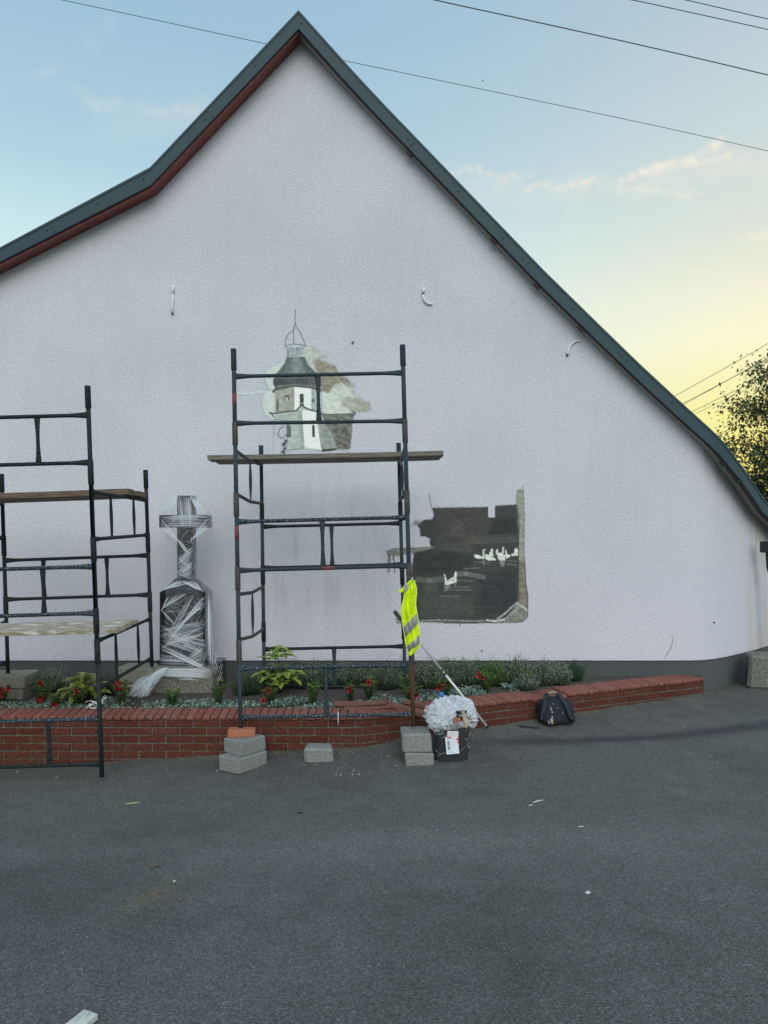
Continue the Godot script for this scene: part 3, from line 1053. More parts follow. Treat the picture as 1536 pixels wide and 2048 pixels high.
	sweep(img, z.call([520, 960, 518, 1180]), 3, c8(110, 112, 106), 0.6)
	daub(img, z.call([400, 950, 515, 935, 515, 1180, 420, 1190]), c8(140, 138, 126), 0.45, 4.0)
	daub(img, z.call([313, 1060, 322, 1035, 336, 1060, 340, 1190, 314, 1195]), c8(98, 98, 92), 0.9, 1.5)
	daub(img, z.call([408, 1040, 415, 1005, 460, 1005, 466, 1045, 450, 1070, 420, 1065]), c8(92, 88, 80), 0.9, 1.5)
	daub(img, z.call([422, 1035, 445, 1030, 442, 1075, 425, 1075]), c8(215, 218, 210), 0.9, 1.2)
	daub(img, z.call([588, 990, 632, 990, 636, 1130, 588, 1132]), c8(70, 70, 66), 1.0, 1.2)
	sweep(img, z.call([590, 1100, 632, 1100]), 4, c8(190, 192, 186), 0.8)
	daub(img, z.call([734, 1055, 748, 1040, 762, 1060, 762, 1088, 734, 1088]), c8(90, 92, 88), 0.9, 1.2)
	# lower tower
	daub(img, z.call([285, 1225, 610, 1185, 645, 1640, 445, 1655, 430, 1345, 290, 1310]), c8(170, 175, 170), 1.0, 2.0, 0.08)
	daub(img, z.call([610, 1180, 805, 1200, 852, 1662, 645, 1640]), c8(226, 232, 222), 1.0, 1.2, 0.03)
	daub(img, z.call([430, 1360, 450, 1345, 480, 1380, 485, 1500, 440, 1510]), c8(78, 80, 78), 0.8, 3.0)
	daub(img, z.call([560, 1200, 612, 1190, 640, 1630, 600, 1635]), c8(140, 148, 142), 0.5, 4.0)
	daub(img, z.call([733, 1365, 745, 1348, 762, 1375, 767, 1500, 735, 1498]), c8(72, 74, 70), 1.0, 1.2)
	sweep(img, z.call([230, 1215, 285, 1222, 420, 1200, 545, 1188, 590, 1140, 610, 1125, 650, 1152, 720, 1180, 810, 1205, 880, 1240]), 7, c8(92, 90, 84), 0.95)
	sweep(img, z.call([235, 1205, 280, 1260]), 6, c8(90, 88, 82), 0.8)
	sweep(img, z.call([285, 1290, 430, 1300]), 5, c8(120, 122, 118), 0.6)
	# chapel roof
	daub(img, z.call([850, 1225, 900, 1240, 1200, 1225, 1235, 1225, 1205, 1330, 1205, 1420, 1180, 1640, 1030, 1640, 955, 1440, 890, 1405, 880, 1330]), c8(112, 112, 105), 1.0, 4.0, 0.22)
	daub(img, z.call([960, 1330, 1190, 1400, 1180, 1640, 1100, 1640, 1000, 1480]), c8(96, 93, 84), 0.6, 6.0, 0.25)
	daub(img, z.call([810, 1335, 880, 1335, 960, 1450, 1030, 1640, 850, 1665]), c8(142, 147, 142), 1.0, 2.0, 0.1)
	sweep(img, z.call([880, 1235, 1210, 1228, 1245, 1225, 1195, 1180]), 5, c8(80, 78, 74), 0.8)
	daub(img, z.call([848, 1648, 1035, 1632, 1010, 1655, 855, 1672]), c8(48, 50, 48), 1.0, 1.5)
	sweep(img, z.call([800, 1340, 850, 1665]), 4, c8(100, 104, 100), 0.7)
	sweep(img, z.call([440, 1655, 640, 1625, 850, 1660]), 2.5, c8(110, 112, 108), 0.7)
	sweep(img, z.call([1040, 1645, 1180, 1680]), 2.5, c8(120, 122, 120), 0.6)
	for t in [[400, 1590, 26], [425, 1545, 22], [395, 1680, 24], [410, 1640, 22], [430, 1480, 12]]:
		var pl := []
		for i in 9:
			var r: float = t[2] * (0.6 + 0.7 * rng.randf())
			pl.append_array([t[0] + cos(i * TAU / 9) * r, t[1] + sin(i * TAU / 9) * r])
		daub(img, z.call(pl), c8(62, 64, 58), 0.95, 5.0)
	sweep(img, z.call([400, 1370, 350, 1400, 330, 1470, 360, 1510, 400, 1500]), 6, c8(128, 126, 116), 0.7, 0.4)
	# pencil-thin lantern
	daub(img, z.call([440, 445, 640, 432, 640, 560, 440, 560]), c8(172, 180, 180), 0.75, 3.0, 0.06)
	for l in [[415, 430, 418, 345, 448, 285, 510, 242, 530, 150, 536, -10], [655, 425, 632, 350, 592, 262, 548, 205, 532, 150], [515, 400, 515, 250, 530, 160], [410, 438, 440, 415, 520, 400, 600, 406, 660, 430], [440, 440, 438, 560], [455, 555, 460, 460, 485, 440, 505, 470, 505, 545], [545, 540, 545, 460, 560, 440, 575, 460, 575, 520]]:
		sweep(img, z.call(l), 3.4, c8(112, 116, 118), 0.85)
	sweep(img, z.call([430, 330, 480, 350]), 3, c8(140, 144, 146), 0.6)
	sweep(img, z.call([590, 560, 645, 562]), 4, c8(80, 84, 84), 0.8)
	for l in [[272, 1330, 274, 1710], [290, 1340, 288, 1480], [930, 1670, 932, 1710], [1040, 1650, 1042, 1700]]:
		sweep(img, z.call(l), 2.2, c8(172, 160, 178), 0.6)
	mural_sheet(img, x0, y0, x0 + 290, y0 + 296, "tower_mural", "unfinished mural of a domed church tower with clouds, behind the middle scaffold rails", wall)

	# --- dark lake with swans
	x0 = 768.0
	y0 = 962.0
	img = Image.create(int(296 * k), int(296 * k), false, Image.FORMAT_RGBA8)
	img.fill(Color(0.3, 0.31, 0.3, 0.0))
	var y := func(l: Array) -> Array: return zs(l, 750, 960, 4.389, k, x0, y0)
	daub(img, y.call([500, 245, 700, 242, 1000, 236, 1060, 226, 1240, 214, 1262, 590, 1262, 1080, 1330, 1140, 1338, 1200, 1290, 1243, 1060, 1252, 800, 1252, 370, 1242, 340, 1000, 318, 850, 330, 720, 350, 620, 505, 590, 480, 560, 484, 515, 462, 505, 440, 492, 400, 490, 392, 425, 372, 395, 430, 350, 505, 345, 518, 305]), c8(60, 63, 61), 1.0, 4.0, 0.06)
	daub(img, y.call([520, 250, 990, 242, 990, 560, 520, 570, 560, 420]), c8(78, 72, 67), 0.5, 10.0, 0.08)
	daub(img, y.call([640, 360, 760, 360, 800, 470, 680, 500]), c8(104, 100, 95), 0.35, 14.0, 0.08)
	daub(img, y.call([1060, 330, 1250, 330, 1255, 480, 980, 500]), c8(44, 45, 43), 0.6, 12.0, 0.08)
	daub(img, y.call([780, 500, 1255, 470, 1258, 545, 780, 560]), c8(88, 85, 80), 0.6, 9.0, 0.08)
	daub(img, y.call([500, 590, 850, 570, 850, 640, 500, 650]), c8(92, 88, 82), 0.55, 9.0, 0.08)
	daub(img, y.call([340, 640, 500, 600, 850, 640, 850, 800, 360, 830]), c8(46, 49, 48), 0.6, 10.0, 0.08)
	daub(img, y.call([900, 820, 1240, 800, 1245, 1140, 930, 1180]), c8(44, 49, 52), 0.65, 12.0, 0.08)
	daub(img, y.call([390, 1000, 850, 1020, 880, 1200, 390, 1210]), c8(82, 82, 76), 0.55, 12.0, 0.08)
	daub(img, y.call([330, 880, 560, 900, 600, 1040, 360, 1050]), c8(68, 68, 64), 0.5, 12.0, 0.08)
	daub(img, y.call([430, 900, 540, 900, 560, 980, 440, 990]), c8(110, 108, 100), 0.35, 12.0, 0.08)
	sweep(img, y.call([490, 578, 700, 565, 900, 555, 1255, 535]), 5, c8(104, 100, 94), 0.5, 0.5)
	for i in 26:
		var px := rng.randf_range(380, 1150)
		var py := rng.randf_range(640, 1180)
		sweep(img, y.call([px, py, px + rng.randf_range(60, 190), py + rng.randf_range(-6, 6)]), rng.randf_range(4, 14), c8(96, 98, 94), 0.22, 0.6)
	for i in 90:
		var px := rng.randf_range(340, 1180)
		var py := rng.randf_range(260, 1200)
		if px < 500 and py < 620:
			continue
		var tone := rng.randf_range(-26, 34)
		sweep(img, y.call([px, py, px + rng.randf_range(30, 110), py + rng.randf_range(-22, 14)]), rng.randf_range(10, 34), c8(64 + tone, 65 + tone, 62 + tone), 0.13, 0.5)
	# grey brushed edges
	daub(img, y.call([98, 625, 160, 600, 300, 596, 420, 590, 520, 582, 510, 600, 330, 640, 215, 652, 110, 658]), c8(122, 121, 114), 1.0, 4.0, 0.12)
	for l in [[115, 650, 112, 812], [132, 650, 134, 715], [155, 650, 158, 700], [165, 650, 172, 815], [125, 640, 126, 800], [205, 648, 206, 665], [190, 650, 189, 672]]:
		sweep(img, y.call(l), 4, c8(96, 96, 92), 0.75)
	daub(img, y.call([318, 400, 350, 360, 400, 355, 400, 380, 340, 400]), c8(90, 92, 90), 0.5, 9.0, 0.3)
	daub(img, y.call([1245, 88, 1270, 80, 1302, 90, 1312, 300, 1308, 600, 1312, 720, 1255, 720, 1258, 500, 1240, 200]), c8(138, 141, 130), 1.0, 3.0, 0.10)
	daub(img, y.call([1256, 700, 1312, 700, 1322, 900, 1340, 1010, 1338, 1160, 1250, 1080]), c8(122, 113, 103), 1.0, 3.0, 0.14)
	sweep(img, y.call([1250, 240, 1262, 420, 1256, 640, 1260, 1060]), 5, c8(50, 50, 48), 0.7)
	sweep(img, y.call([1312, 700, 1322, 900, 1340, 1010, 1338, 1190]), 4, c8(70, 70, 66), 0.6)
	# curled corner and pale lower edge
	daub(img, y.call([1245, 1085, 1335, 1140, 1338, 1200, 1285, 1244, 1080, 1248, 1150, 1200, 1200, 1140]), c8(122, 124, 116), 1.0, 4.0, 0.14)
	sweep(img, y.call([1075, 1215, 1140, 1170, 1190, 1120, 1245, 1078, 1290, 1110, 1335, 1140]), 9, c8(196, 198, 190), 0.85, 0.5)
	sweep(img, y.call([1100, 1225, 1170, 1200, 1220, 1150, 1260, 1120]), 6, c8(180, 182, 172), 0.7, 0.5)
	sweep(img, y.call([380, 1235, 560, 1228, 800, 1236, 1000, 1236, 1110, 1225]), 10, c8(180, 184, 176), 0.75, 0.7)
	sweep(img, y.call([980, 1225, 1060, 1240, 1130, 1225]), 9, c8(212, 214, 206), 0.85, 0.4)
	sweep(img, y.call([600, 1252, 900, 1254]), 5, c8(60, 62, 60), 0.7, 0.3)
	# erased notch and stray pencil lines
	for yy in range(int((225 / 4.389 + 960 - y0) * k), int((330 / 4.389 + 960 - y0) * k)):
		for xx in range(int((992 / 4.389 + 750 - x0) * k + brush.get_noise_1d(yy * 3.0) * 4.0), int((1054 / 4.389 + 750 - x0) * k + brush.get_noise_1d(yy * 4.0 + 99.0) * 3.0)):
			img.set_pixel(xx, yy, Color(0.72, 0.73, 0.75, 0.0))
	sweep(img, y.call([475, 118, 480, 170, 498, 245]), 3, c8(110, 110, 110), 0.8)
	sweep(img, y.call([1297, 55, 1298, 90]), 3, c8(130, 130, 130), 0.7)
	sweep(img, y.call([745, 1250, 744, 1278]), 4, c8(110, 112, 112), 0.8)
	# light on the water
	sweep(img, y.call([375, 872, 480, 880, 600, 866]), 26, c8(150, 154, 146), 0.45, 0.5)
	sweep(img, y.call([720, 824, 800, 820, 950, 850]), 24, c8(160, 163, 154), 0.5, 0.5)
	sweep(img, y.call([780, 778, 920, 770]), 9, c8(140, 144, 138), 0.5, 0.5)
	for l in [[620, 940, 830, 935], [640, 965, 850, 962], [580, 1020, 740, 1018], [720, 880, 860, 884], [870, 720, 1000, 726], [1100, 700, 1240, 712], [1150, 740, 1240, 745]]:
		sweep(img, y.call(l), 8, c8(150, 154, 150), 0.45, 0.6)
	# swans
	var white := c8(214, 217, 208)
	for s in [
		[600, 822, 614, 826, 622, 850, 630, 884, 662, 860, 690, 850, 700, 802, 716, 806, 716, 895, 690, 905, 640, 922, 612, 918, 610, 850],
		[866, 650, 900, 655, 940, 670, 948, 690, 890, 690, 872, 675], [942, 612, 965, 604, 968, 614, 956, 622, 962, 690, 940, 692, 944, 650],
		[962, 650, 1000, 655, 1060, 690, 1062, 704, 990, 706, 966, 690], [1000, 640, 1020, 600, 1034, 602, 1034, 650, 1046, 668, 1004, 660], [1056, 650, 1064, 604, 1078, 606, 1076, 660],
		[1078, 640, 1106, 632, 1140, 660, 1140, 700, 1100, 712, 1076, 690], [1112, 640, 1116, 590, 1130, 584, 1132, 640], [1140, 610, 1150, 612, 1160, 650, 1190, 660, 1180, 676, 1146, 688],
		[1190, 650, 1216, 640, 1224, 600, 1240, 592, 1254, 610, 1254, 662, 1200, 668]]:
		daub(img, y.call(s), white, 0.95, 2.2, 0.08)
	daub(img, y.call([606, 918, 660, 920, 650, 950, 606, 985]), c8(150, 154, 150), 0.6, 5.0)
	daub(img, y.call([690, 900, 712, 900, 708, 935, 696, 930]), c8(150, 154, 150), 0.6, 3.0)
	daub(img, y.call([940, 690, 962, 690, 960, 765, 944, 740]), c8(140, 144, 142), 0.55, 4.0)
	daub(img, y.call([1090, 705, 1140, 700, 1130, 760, 1100, 755]), c8(160, 164, 158), 0.6, 4.0)
	sweep(img, y.call([640, 884, 690, 876]), 4, c8(130, 134, 130), 0.6)
	# smear beside the lower left corner
	daub(img, y.call([182, 1210, 240, 1195, 380, 1215, 380, 1245, 190, 1258]), c8(128, 130, 126), 0.7, 7.0, 0.2)
	mural_sheet(img, x0, y0, x0 + 296, y0 + 296, "lake_mural", "unfinished dark mural of white swans on a lake, right of the middle scaffold", wall)


# ================================================================ brick wall of the flower bed
func build_brick_wall() -> void:
	var w := thing("brick_wall", "low red brick wall with sloping brick capping around the flower bed", "wall", Vector3(0, 0, 0))
	var core := begin()
	var a := Vector2(-5.2, 7.2)
	var k := Vector2(-0.206, 7.2)
	var e := Vector2(3.95, 9.26)
	var top := 0.0
	# mortar core set back behind the brick faces
	for seg in [[a, k], [k, e]]:
		var d: Vector2 = (seg[1] - seg[0]).normalized()
		var n := Vector2(-d.y, d.x)
		var p0: Vector2 = seg[0] + n * 0.011
		var p1: Vector2 = seg[1] + n * 0.011
		var q0: Vector2 = seg[0] + n * 0.22
		var q1: Vector2 = seg[1] + n * 0.22
		if seg[0] == a:
			p1.x += 0.004
		var ty := 0.074
		var lo := -0.75
		var P := func(v: Vector2, yy: float) -> Vector3: return Vector3(v.x, yy, -v.y)
		quad(core, P.call(p0, lo), P.call(p1, lo), P.call(p1, ty), P.call(p0, ty), Vector3(n.x, 0, n.y) * Vector3(-1, 0, 1))
		quad(core, P.call(q0, lo), P.call(q1, lo), P.call(q1, ty), P.call(q0, ty), Vector3(n.x, 0, -n.y))
		quad(core, P.call(p0, ty), P.call(p1, ty), P.call(q1, ty), P.call(q0, ty), Vector3.UP)
		quad(core, P.call(p1, lo), P.call(q1, lo), P.call(q1, ty), P.call(p1, ty), Vector3(d.x, 0, -d.y))
	obj(core, "mortar", M.mortar, w)
	# brick meshes shared between alike bricks
	var shapes := []
	var halves := []
	var caps := []
	var r := RandomNumberGenerator.new()
	r.seed = 12
	for i in 5:
		var st := begin()
		block(st, Transform3D(), Vector3(0.249, 0.0645, 0.1), 0.0035, 0.0016, r)
		shapes.append(done(st))
		st = begin()
		block(st, Transform3D(), Vector3(0.12, 0.0645, 0.1), 0.0035, 0.0016, r)
		halves.append(done(st))
		st = begin()
		block(st, Transform3D(), Vector3(0.0705, 0.036, 0.248), 0.006, 0.0022, r)
		caps.append(done(st))
	var lay_course := func(from: Vector2, to: Vector2, courses: int, shift: float) -> void:
		var d: Vector2 = (to - from).normalized()
		var n := Vector2(-d.y, d.x)
		var length := from.distance_to(to)
		var yaw := atan2(d.y, d.x)
		for row in courses:
			var y := 0.0675 - 0.0325 - row * 0.0755
			var x := (-0.13 if row % 2 == 1 else 0.0) - shift
			while x < length - 0.02:
				var x0 := maxf(x, 0.0)
				var x1 := minf(x + 0.25, length)
				var l := x1 - x0
				if l > 0.05:
					var mid := from + d * ((x0 + x1) * 0.5) + n * (0.05 + r.randf_range(-0.002, 0.003))
					var g := ground_y(mid.x, wall_line(mid.x) - 0.05)
					if y + 0.032 > g - 0.02:
						var half := l < 0.17
						var s := l / (0.12 if half else 0.249)
						var t := Transform3D(Basis(Vector3.UP, yaw).scaled_local(Vector3(s, 1, 1)) * Basis(Vector3(0, 0, 1), r.randf_range(-0.006, 0.006)), Vector3(mid.x, y + r.randf_range(-0.0015, 0.0015), -mid.y))
						put((halves if half else shapes)[r.randi() % 5], "brick", M["brick_%d" % (r.randi() % 6)], w, t)
				x += 0.26
	lay_course.call(Vector2(-4.15, 7.2), k, 7, 0.02)
	lay_course.call(k, e, 4, 0.12)
	for seg in [[Vector2(-4.15, 7.2), k, 0.0], [k, e, 0.02]]:
		var d: Vector2 = (seg[1] - seg[0]).normalized()
		var n := Vector2(-d.y, d.x)
		var length: float = seg[0].distance_to(seg[1])
		var yaw := atan2(d.y, d.x)
		var x := 0.04
		while x < length - 0.02:
			var mid: Vector2 = seg[0] + d * x + n * (0.108 + r.randf_range(-0.005, 0.004))
			var tilt := 0.13 + r.randf_range(-0.02, 0.02)
			var lift := r.randf_range(-0.002, 0.002)
			var twist := yaw + r.randf_range(-0.02, 0.02)
			if seg[0] == k and x > 2.05 and x < 2.5:
				lift -= 0.012 + r.randf_range(0.0, 0.012)
				twist += r.randf_range(-0.05, 0.05)
			var t := Transform3D(Basis(Vector3.UP, twist) * Basis(Vector3.RIGHT, tilt), Vector3(mid.x, 0.105 + lift, -mid.y))
			put(caps[r.randi() % 5], "cap_brick", M["cap_%d" % (r.randi() % 6)], w, t)
			x += 0.0775


# ================================================================ soil of the bed
func soil_y(x: float, d: float) -> float:
	return 0.085 + 0.03 * smoothstep(7.4, 8.6, d) + 0.018 * fine.get_noise_2d(x * 2.0, d * 2.0) + 0.012 * fine.get_noise_2d(x * 7.0, d * 7.0)


func build_bed() -> void:
	var st := begin(true)
	var nx := 90
	var nz := 24
	for j in nz + 1:
		for i in nx + 1:
			var x := lerpf(-5.2, 3.95, float(i) / nx)
			var d0 := wall_line(x) + (0.19 if x < -0.2 else 0.19)
			var d := lerpf(d0, 9.32, float(j) / nz)
			st.add_vertex(Vector3(x, soil_y(x, d), -d))
	for j in nz:
		for i in nx:
			var q := j * (nx + 1) + i
			for v in [q, q + nx + 1, q + 1, q + 1, q + nx + 1, q + nx + 2]:
				st.add_index(v)
	var o := obj(st, "flower_bed_soil", M.soil, self)
	tag(o, "brown soil of the flower bed between brick wall and house", "", "", "structure")


# ================================================================ loose blocks
func loose(called: String, label: String, category: String, m: Material, size: Vector3, where: Vector3, yaw: float, s: int, group := "", b := 0.01, uneven := 0.006, roll := 0.0) -> void:
	var r := RandomNumberGenerator.new()
	r.seed = s
	var st := begin()
	block(st, Transform3D(), size, b, uneven, r)
	var o := obj(st, called, m, self, T(where + Vector3.UP * size.y * 0.5, yaw, 0.0, roll))
	tag(o, label, category, group)


func build_blocks() -> void:
	var g := "blocks under the scaffold feet"
	# under the middle scaffold, left foot
	loose("concrete_block", "grey concrete block at the bottom of the stack under the middle scaffold's left foot", "concrete block", M.concrete, Vector3(0.25, 0.135, 0.36), Vector3(-1.29, -0.29, -6.87), -0.62, 1, g, 0.008, 0.007)
	loose("concrete_block", "grey concrete block topped by an orange brick under the left foot", "concrete block", M.concrete, Vector3(0.25, 0.135, 0.3), Vector3(-1.285, -0.155, -6.93), -0.68, 2, g, 0.008, 0.006)
	loose("loose_brick", "bright orange brick between block stack and left scaffold foot", "brick", M.orange_brick, Vector3(0.25, 0.068, 0.125), Vector3(-1.32, -0.021, -6.96), 0.1, 3, "", 0.006, 0.003)
	# block lying on its own
	loose("concrete_block", "single chipped concrete block alone on the asphalt between the feet", "concrete block", M.concrete, Vector3(0.26, 0.145, 0.2), Vector3(-0.605, -0.262, -6.98), 0.06, 4, g, 0.014, 0.009)
	# right foot
	loose("concrete_block", "lower concrete block under the right foot, beside the black tub", "concrete block", M.concrete, Vector3(0.26, 0.135, 0.27), Vector3(0.32, -0.27, -6.92), 0.02, 5, g, 0.012, 0.007)
	loose("concrete_block", "upper concrete block carrying the right foot of the middle scaffold", "concrete block", M.concrete, Vector3(0.265, 0.17, 0.3), Vector3(0.295, -0.134, -6.95), 0.04, 6, g, 0.01, 0.006)
	# in the bed, under the rear feet of the left scaffold
	loose("concrete_block", "lower of two beige blocks in the bed at the photo's left edge", "concrete block", M.warm_concrete, Vector3(0.5, 0.14, 0.36), Vector3(-4.12, 0.07, -8.2), 0.0, 7, g, 0.014, 0.006)
	loose("concrete_block", "upper beige block under the left scaffold's rear left foot", "concrete block", M.warm_concrete, Vector3(0.52, 0.14, 0.38), Vector3(-4.11, 0.212, -8.2), 0.03, 8, g, 0.014, 0.006)
	loose("concrete_block", "lower beige block in the bed just left of the wrapped cross", "concrete block", M.warm_concrete, Vector3(0.36, 0.15, 0.36), Vector3(-2.73, 0.08, -8.33), 0.0, 9, g, 0.014, 0.006)
	loose("concrete_block", "upper beige block under the rear right foot, left of the wrapped cross", "concrete block", M.warm_concrete, Vector3(0.39, 0.18, 0.38), Vector3(-2.72, 0.232, -8.33), -0.03, 10, g, 0.014, 0.008)
	# broken step at the rounded corner
	loose("stone_block", "rough weathered stone block at the foot of the rounded corner", "stone", M.mossy_stone, Vector3(0.75, 0.42, 0.5), Vector3(5.03, -0.07, -9.55), -0.35, 11, "", 0.03, 0.025)


# ================================================================ scaffolds
class Rig:
	var fl: Array
	var fr: Array
	var rl: Array
	var rr: Array


func post_at(p: Array, y: float) -> Vector3:
	# p: [top, foot]
	var t: float = (y - p[1].y) / (p[0].y - p[1].y)
	return p[1].lerp(p[0], t)


func add_post(s: Node3D, p: Array, sleeves: Array, m: Material, sm: Material, foot: Material) -> void:
	var up: Vector3 = (p[0] - p[1]).normalized()
	# the post stands as separate frame legs that plug into one another
	var cuts := [p[1].y]
	for y in sleeves:
		cuts.append(y - 0.19)
	cuts.append(p[0].y)
	for i in cuts.size() - 1:
		var st := begin(true)
		var a := post_at(p, cuts[i])
		var e := post_at(p, cuts[i + 1])
		bar(st, [a, e], [0.0205], 10)
		obj(st, "post", foot if i == 0 and foot != null else m, s)
	for y in sleeves:
		var st := begin(true)
		bar(st, [post_at(p, y - 0.2), post_at(p, y - 0.195), post_at(p, y + 0.015), post_at(p, y + 0.02)], [0.022, 0.0262, 0.0262, 0.022], 10)
		obj(st, "sleeve", sm, s)
	var tip := begin(true)
	bar(tip, [p[0] - up * 0.2, p[0] - up * 0.195, p[0]], [0.021, 0.0265, 0.0265], 10, Vector3.ZERO, false)
	bar(tip, [p[0], p[0] - up * 0.1], [0.0215, 0.0215], 10, Vector3.ZERO, false)
	obj(tip, "sleeve", m, s)


func add_rail(s: Node3D, a: Array, ya: float, c: Array, yc: float, m: Material, sag := Vector3.ZERO) -> void:
	var st := begin(true)
	var p := post_at(a, ya)
	var q := post_at(c, yc)
	var d := (q - p).normalized()
	pressed(st, p + d * 0.014, q - d * 0.014, 0.0175, Vector3.UP, sag)
	obj(st, "rail", m, s)


func add_brace(s: Node3D, a: Array, c: Array, ya: Vector2, yc: Vector2, t: float, m: Material) -> void:
	# upright between the lower (x) and upper (y) rail, at share t of the span
	var st := begin(true)
	var lo := post_at(a, ya.x).lerp(post_at(c, yc.x), t)
	var hi := post_at(a, ya.y).lerp(post_at(c, yc.y), t)
	var d := (hi - lo).normalized()
	var plane := (post_at(c, yc.x) - post_at(a, ya.x)).normalized()
	pressed(st, lo + d * 0.012, hi - d * 0.012, 0.0165, plane)
	obj(st, "brace", m, s)


func build_scaffolds() -> void:
	# ---- middle tower
	var s := thing("scaffold_tower", "middle scaffold tower of blue-black tubes before the tower mural", "scaffold", Vector3.ZERO, 0.0, "scaffold towers at the gable")
	var fz := 6.98
	var rz := 8.52
	var fl := [at(467, 698, fz), at(481, 1464, fz)]
	var fr := [at(805, 690, fz), at(827, 1453, fz)]
	var rl := [at(522, 891, rz), at(529, 1385, rz)]
	var rr := [at(797, 886, rz), at(811, 1388, rz)]
	add_post(s, fl, [0.852, 1.53, 2.215, 2.88], M.blue_tube, M.worn_tube, M.blue_tube)
	add_post(s, fr, [0.85, 1.56, 2.24, 2.90], M.blue_tube, M.worn_tube, M.rust_tube)
	add_post(s, rl, [0.85, 1.5, 2.2], M.blue_tube, M.dark_tube, null)
	add_post(s, rr, [0.88, 1.5, 2.22], M.blue_tube, M.dark_tube, null)
	for f in [[0.147, 0.175, M.spattered_tube], [0.60, 0.632, M.spattered_tube], [1.512, 1.556, M.blue_tube], [1.965, 2.008, M.spattered_tube], [2.882, 2.905, M.blue_tube], [3.318, 3.352, M.blue_tube]]:
		add_rail(s, fl, f[0], fr, f[1], f[2])
	for f in [[0.138, 0.147], [0.565, 0.6], [1.49, 1.53], [1.957, 1.997]]:
		add_rail(s, rl, f[0], rr, f[1], M.dark_tube)
	for f in [[fl, fr, Vector2(0.147, 0.6), Vector2(0.175, 0.632), 0.5], [fl, fr, Vector2(1.512, 1.965), Vector2(1.556, 2.008), 0.5], [fl, fr, Vector2(2.882, 3.318), Vector2(2.905, 3.352), 0.495], [rl, rr, Vector2(0.138, 0.565), Vector2(0.147, 0.6), 0.5], [rl, rr, Vector2(1.49, 1.957), Vector2(1.53, 1.997), 0.5]]:
		add_brace(s, f[0], f[1], f[2], f[3], f[4], M.blue_tube)
	# side frames, slightly bent from use
	var sides := [[fl, rl, 0.862, 0.79, 1.285, 1.27], [fr, rr, 0.862, 0.8, 1.285, 1.27], [fl, rl, 2.22, 2.215, 2.625, 2.655], [fr, rr, 2.27, 2.26, 2.665, 2.68]]
	for f in sides:
		add_rail(s, f[0], f[2], f[1], f[3], M.worn_tube, Vector3(0, -0.02, 0))
		add_rail(s, f[0], f[4], f[1], f[5], M.worn_tube if f[4] < 2.0 else M.blue_tube, Vector3(0, -0.02, 0))
		add_brace(s, f[0], f[1], Vector2(f[2] - 0.01, f[4] - 0.02), Vector2(f[3] - 0.01, f[5] - 0.02), 0.52, M.blue_tube)
	# dabs of red paint on the front legs
	for d in [[fl, 3.04, 3.16], [fl, 1.80, 1.93]]:
		var st := begin(true)
		bar(st, [post_at(d[0], d[1]), post_at(d[0], d[2])], [0.0213], 10)
		obj(st, "paint_dab", M.red_paint, s)
	var dab := begin(true)
	var dp := post_at(fl, 1.512).lerp(post_at(fr, 1.556), 0.53)
	bar(dab, [dp - Vector3(0.07, 0.002, 0), dp + Vector3(0.06, 0.002, 0)], [0.0186], 8)
	obj(dab, "paint_dab", M.red_paint, s)
	# ---- left tower
	s = thing("scaffold_tower", "left scaffold tower of dark tubes with two plank decks, cut by the photo's edge", "scaffold", Vector3.ZERO, 0.0, "scaffold towers at the gable")
	fz = 6.62
	rz = 8.19
	fr = [at(175, 772, fz), at(204, 1554, fz)]
	fl = [fr[0] + Vector3(-1.57, -0.03, 0), fr[1] + Vector3(-1.57, -0.04, 0)]
	rr = [at(291, 940, rz), at(304, 1333, rz)]
	rl = [at(3, 948, rz), at(16, 1346, rz)]
	add_post(s, fr, [0.9, 1.17, 1.8, 2.48].filter(func(v): return v != 1.17) + [1.17], M.dark_tube, M.dark_tube, null)
	add_post(s, fl, [0.86, 1.13, 1.76, 2.44], M.dark_tube, M.dark_tube, null)
	add_post(s, rr, [1.22, 1.87], M.dark_tube, M.dark_tube, null)
	add_post(s, rl, [1.17, 1.83], M.dark_tube, M.dark_tube, null)
	for f in [[-0.23, -0.183, M.dark_tube], [0.17, 0.216, M.spattered_tube], [1.10, 1.15, M.spattered_tube], [1.515, 1.56, M.spattered_tube], [2.435, 2.478, M.dark_tube], [2.855, 2.897, M.dark_tube]]:
		add_rail(s, fl, f[0], fr, f[1], f[2])
	for f in [[1.155, 1.207], [1.58, 1.637]]:
		add_rail(s, rl, f[0], rr, f[1], M.dark_tube)
	for f in [[-0.23, -0.183, 0.17, 0.216], [1.10, 1.15, 1.515, 1.56], [2.435, 2.478, 2.855, 2.897]]:
		for t in [0.27, 0.71]:
			add_brace(s, fl, fr, Vector2(f[0], f[2]), Vector2(f[1], f[3]), t, M.dark_tube)
	for t in [0.27, 0.71]:
		add_brace(s, rl, rr, Vector2(1.155, 1.58), Vector2(1.207, 1.637), t, M.dark_tube)
	for f in [[fr, rr, 0.483, 0.517, 0.9, 0.945], [fr, rr, 1.80, 1.86, 2.22, 2.235], [fl, rl, 0.44, 0.47, 0.86, 0.905], [fl, rl, 1.77, 1.83, 2.19, 2.205]]:
		add_rail(s, f[0], f[2], f[1], f[3], M.dark_tube)
		add_rail(s, f[0], f[4], f[1], f[5], M.dark_tube)
		for t in [0.3, 0.72]:
			add_brace(s, f[0], f[1], Vector2(f[2], f[4]), Vector2(f[3], f[5]), t, M.dark_tube)


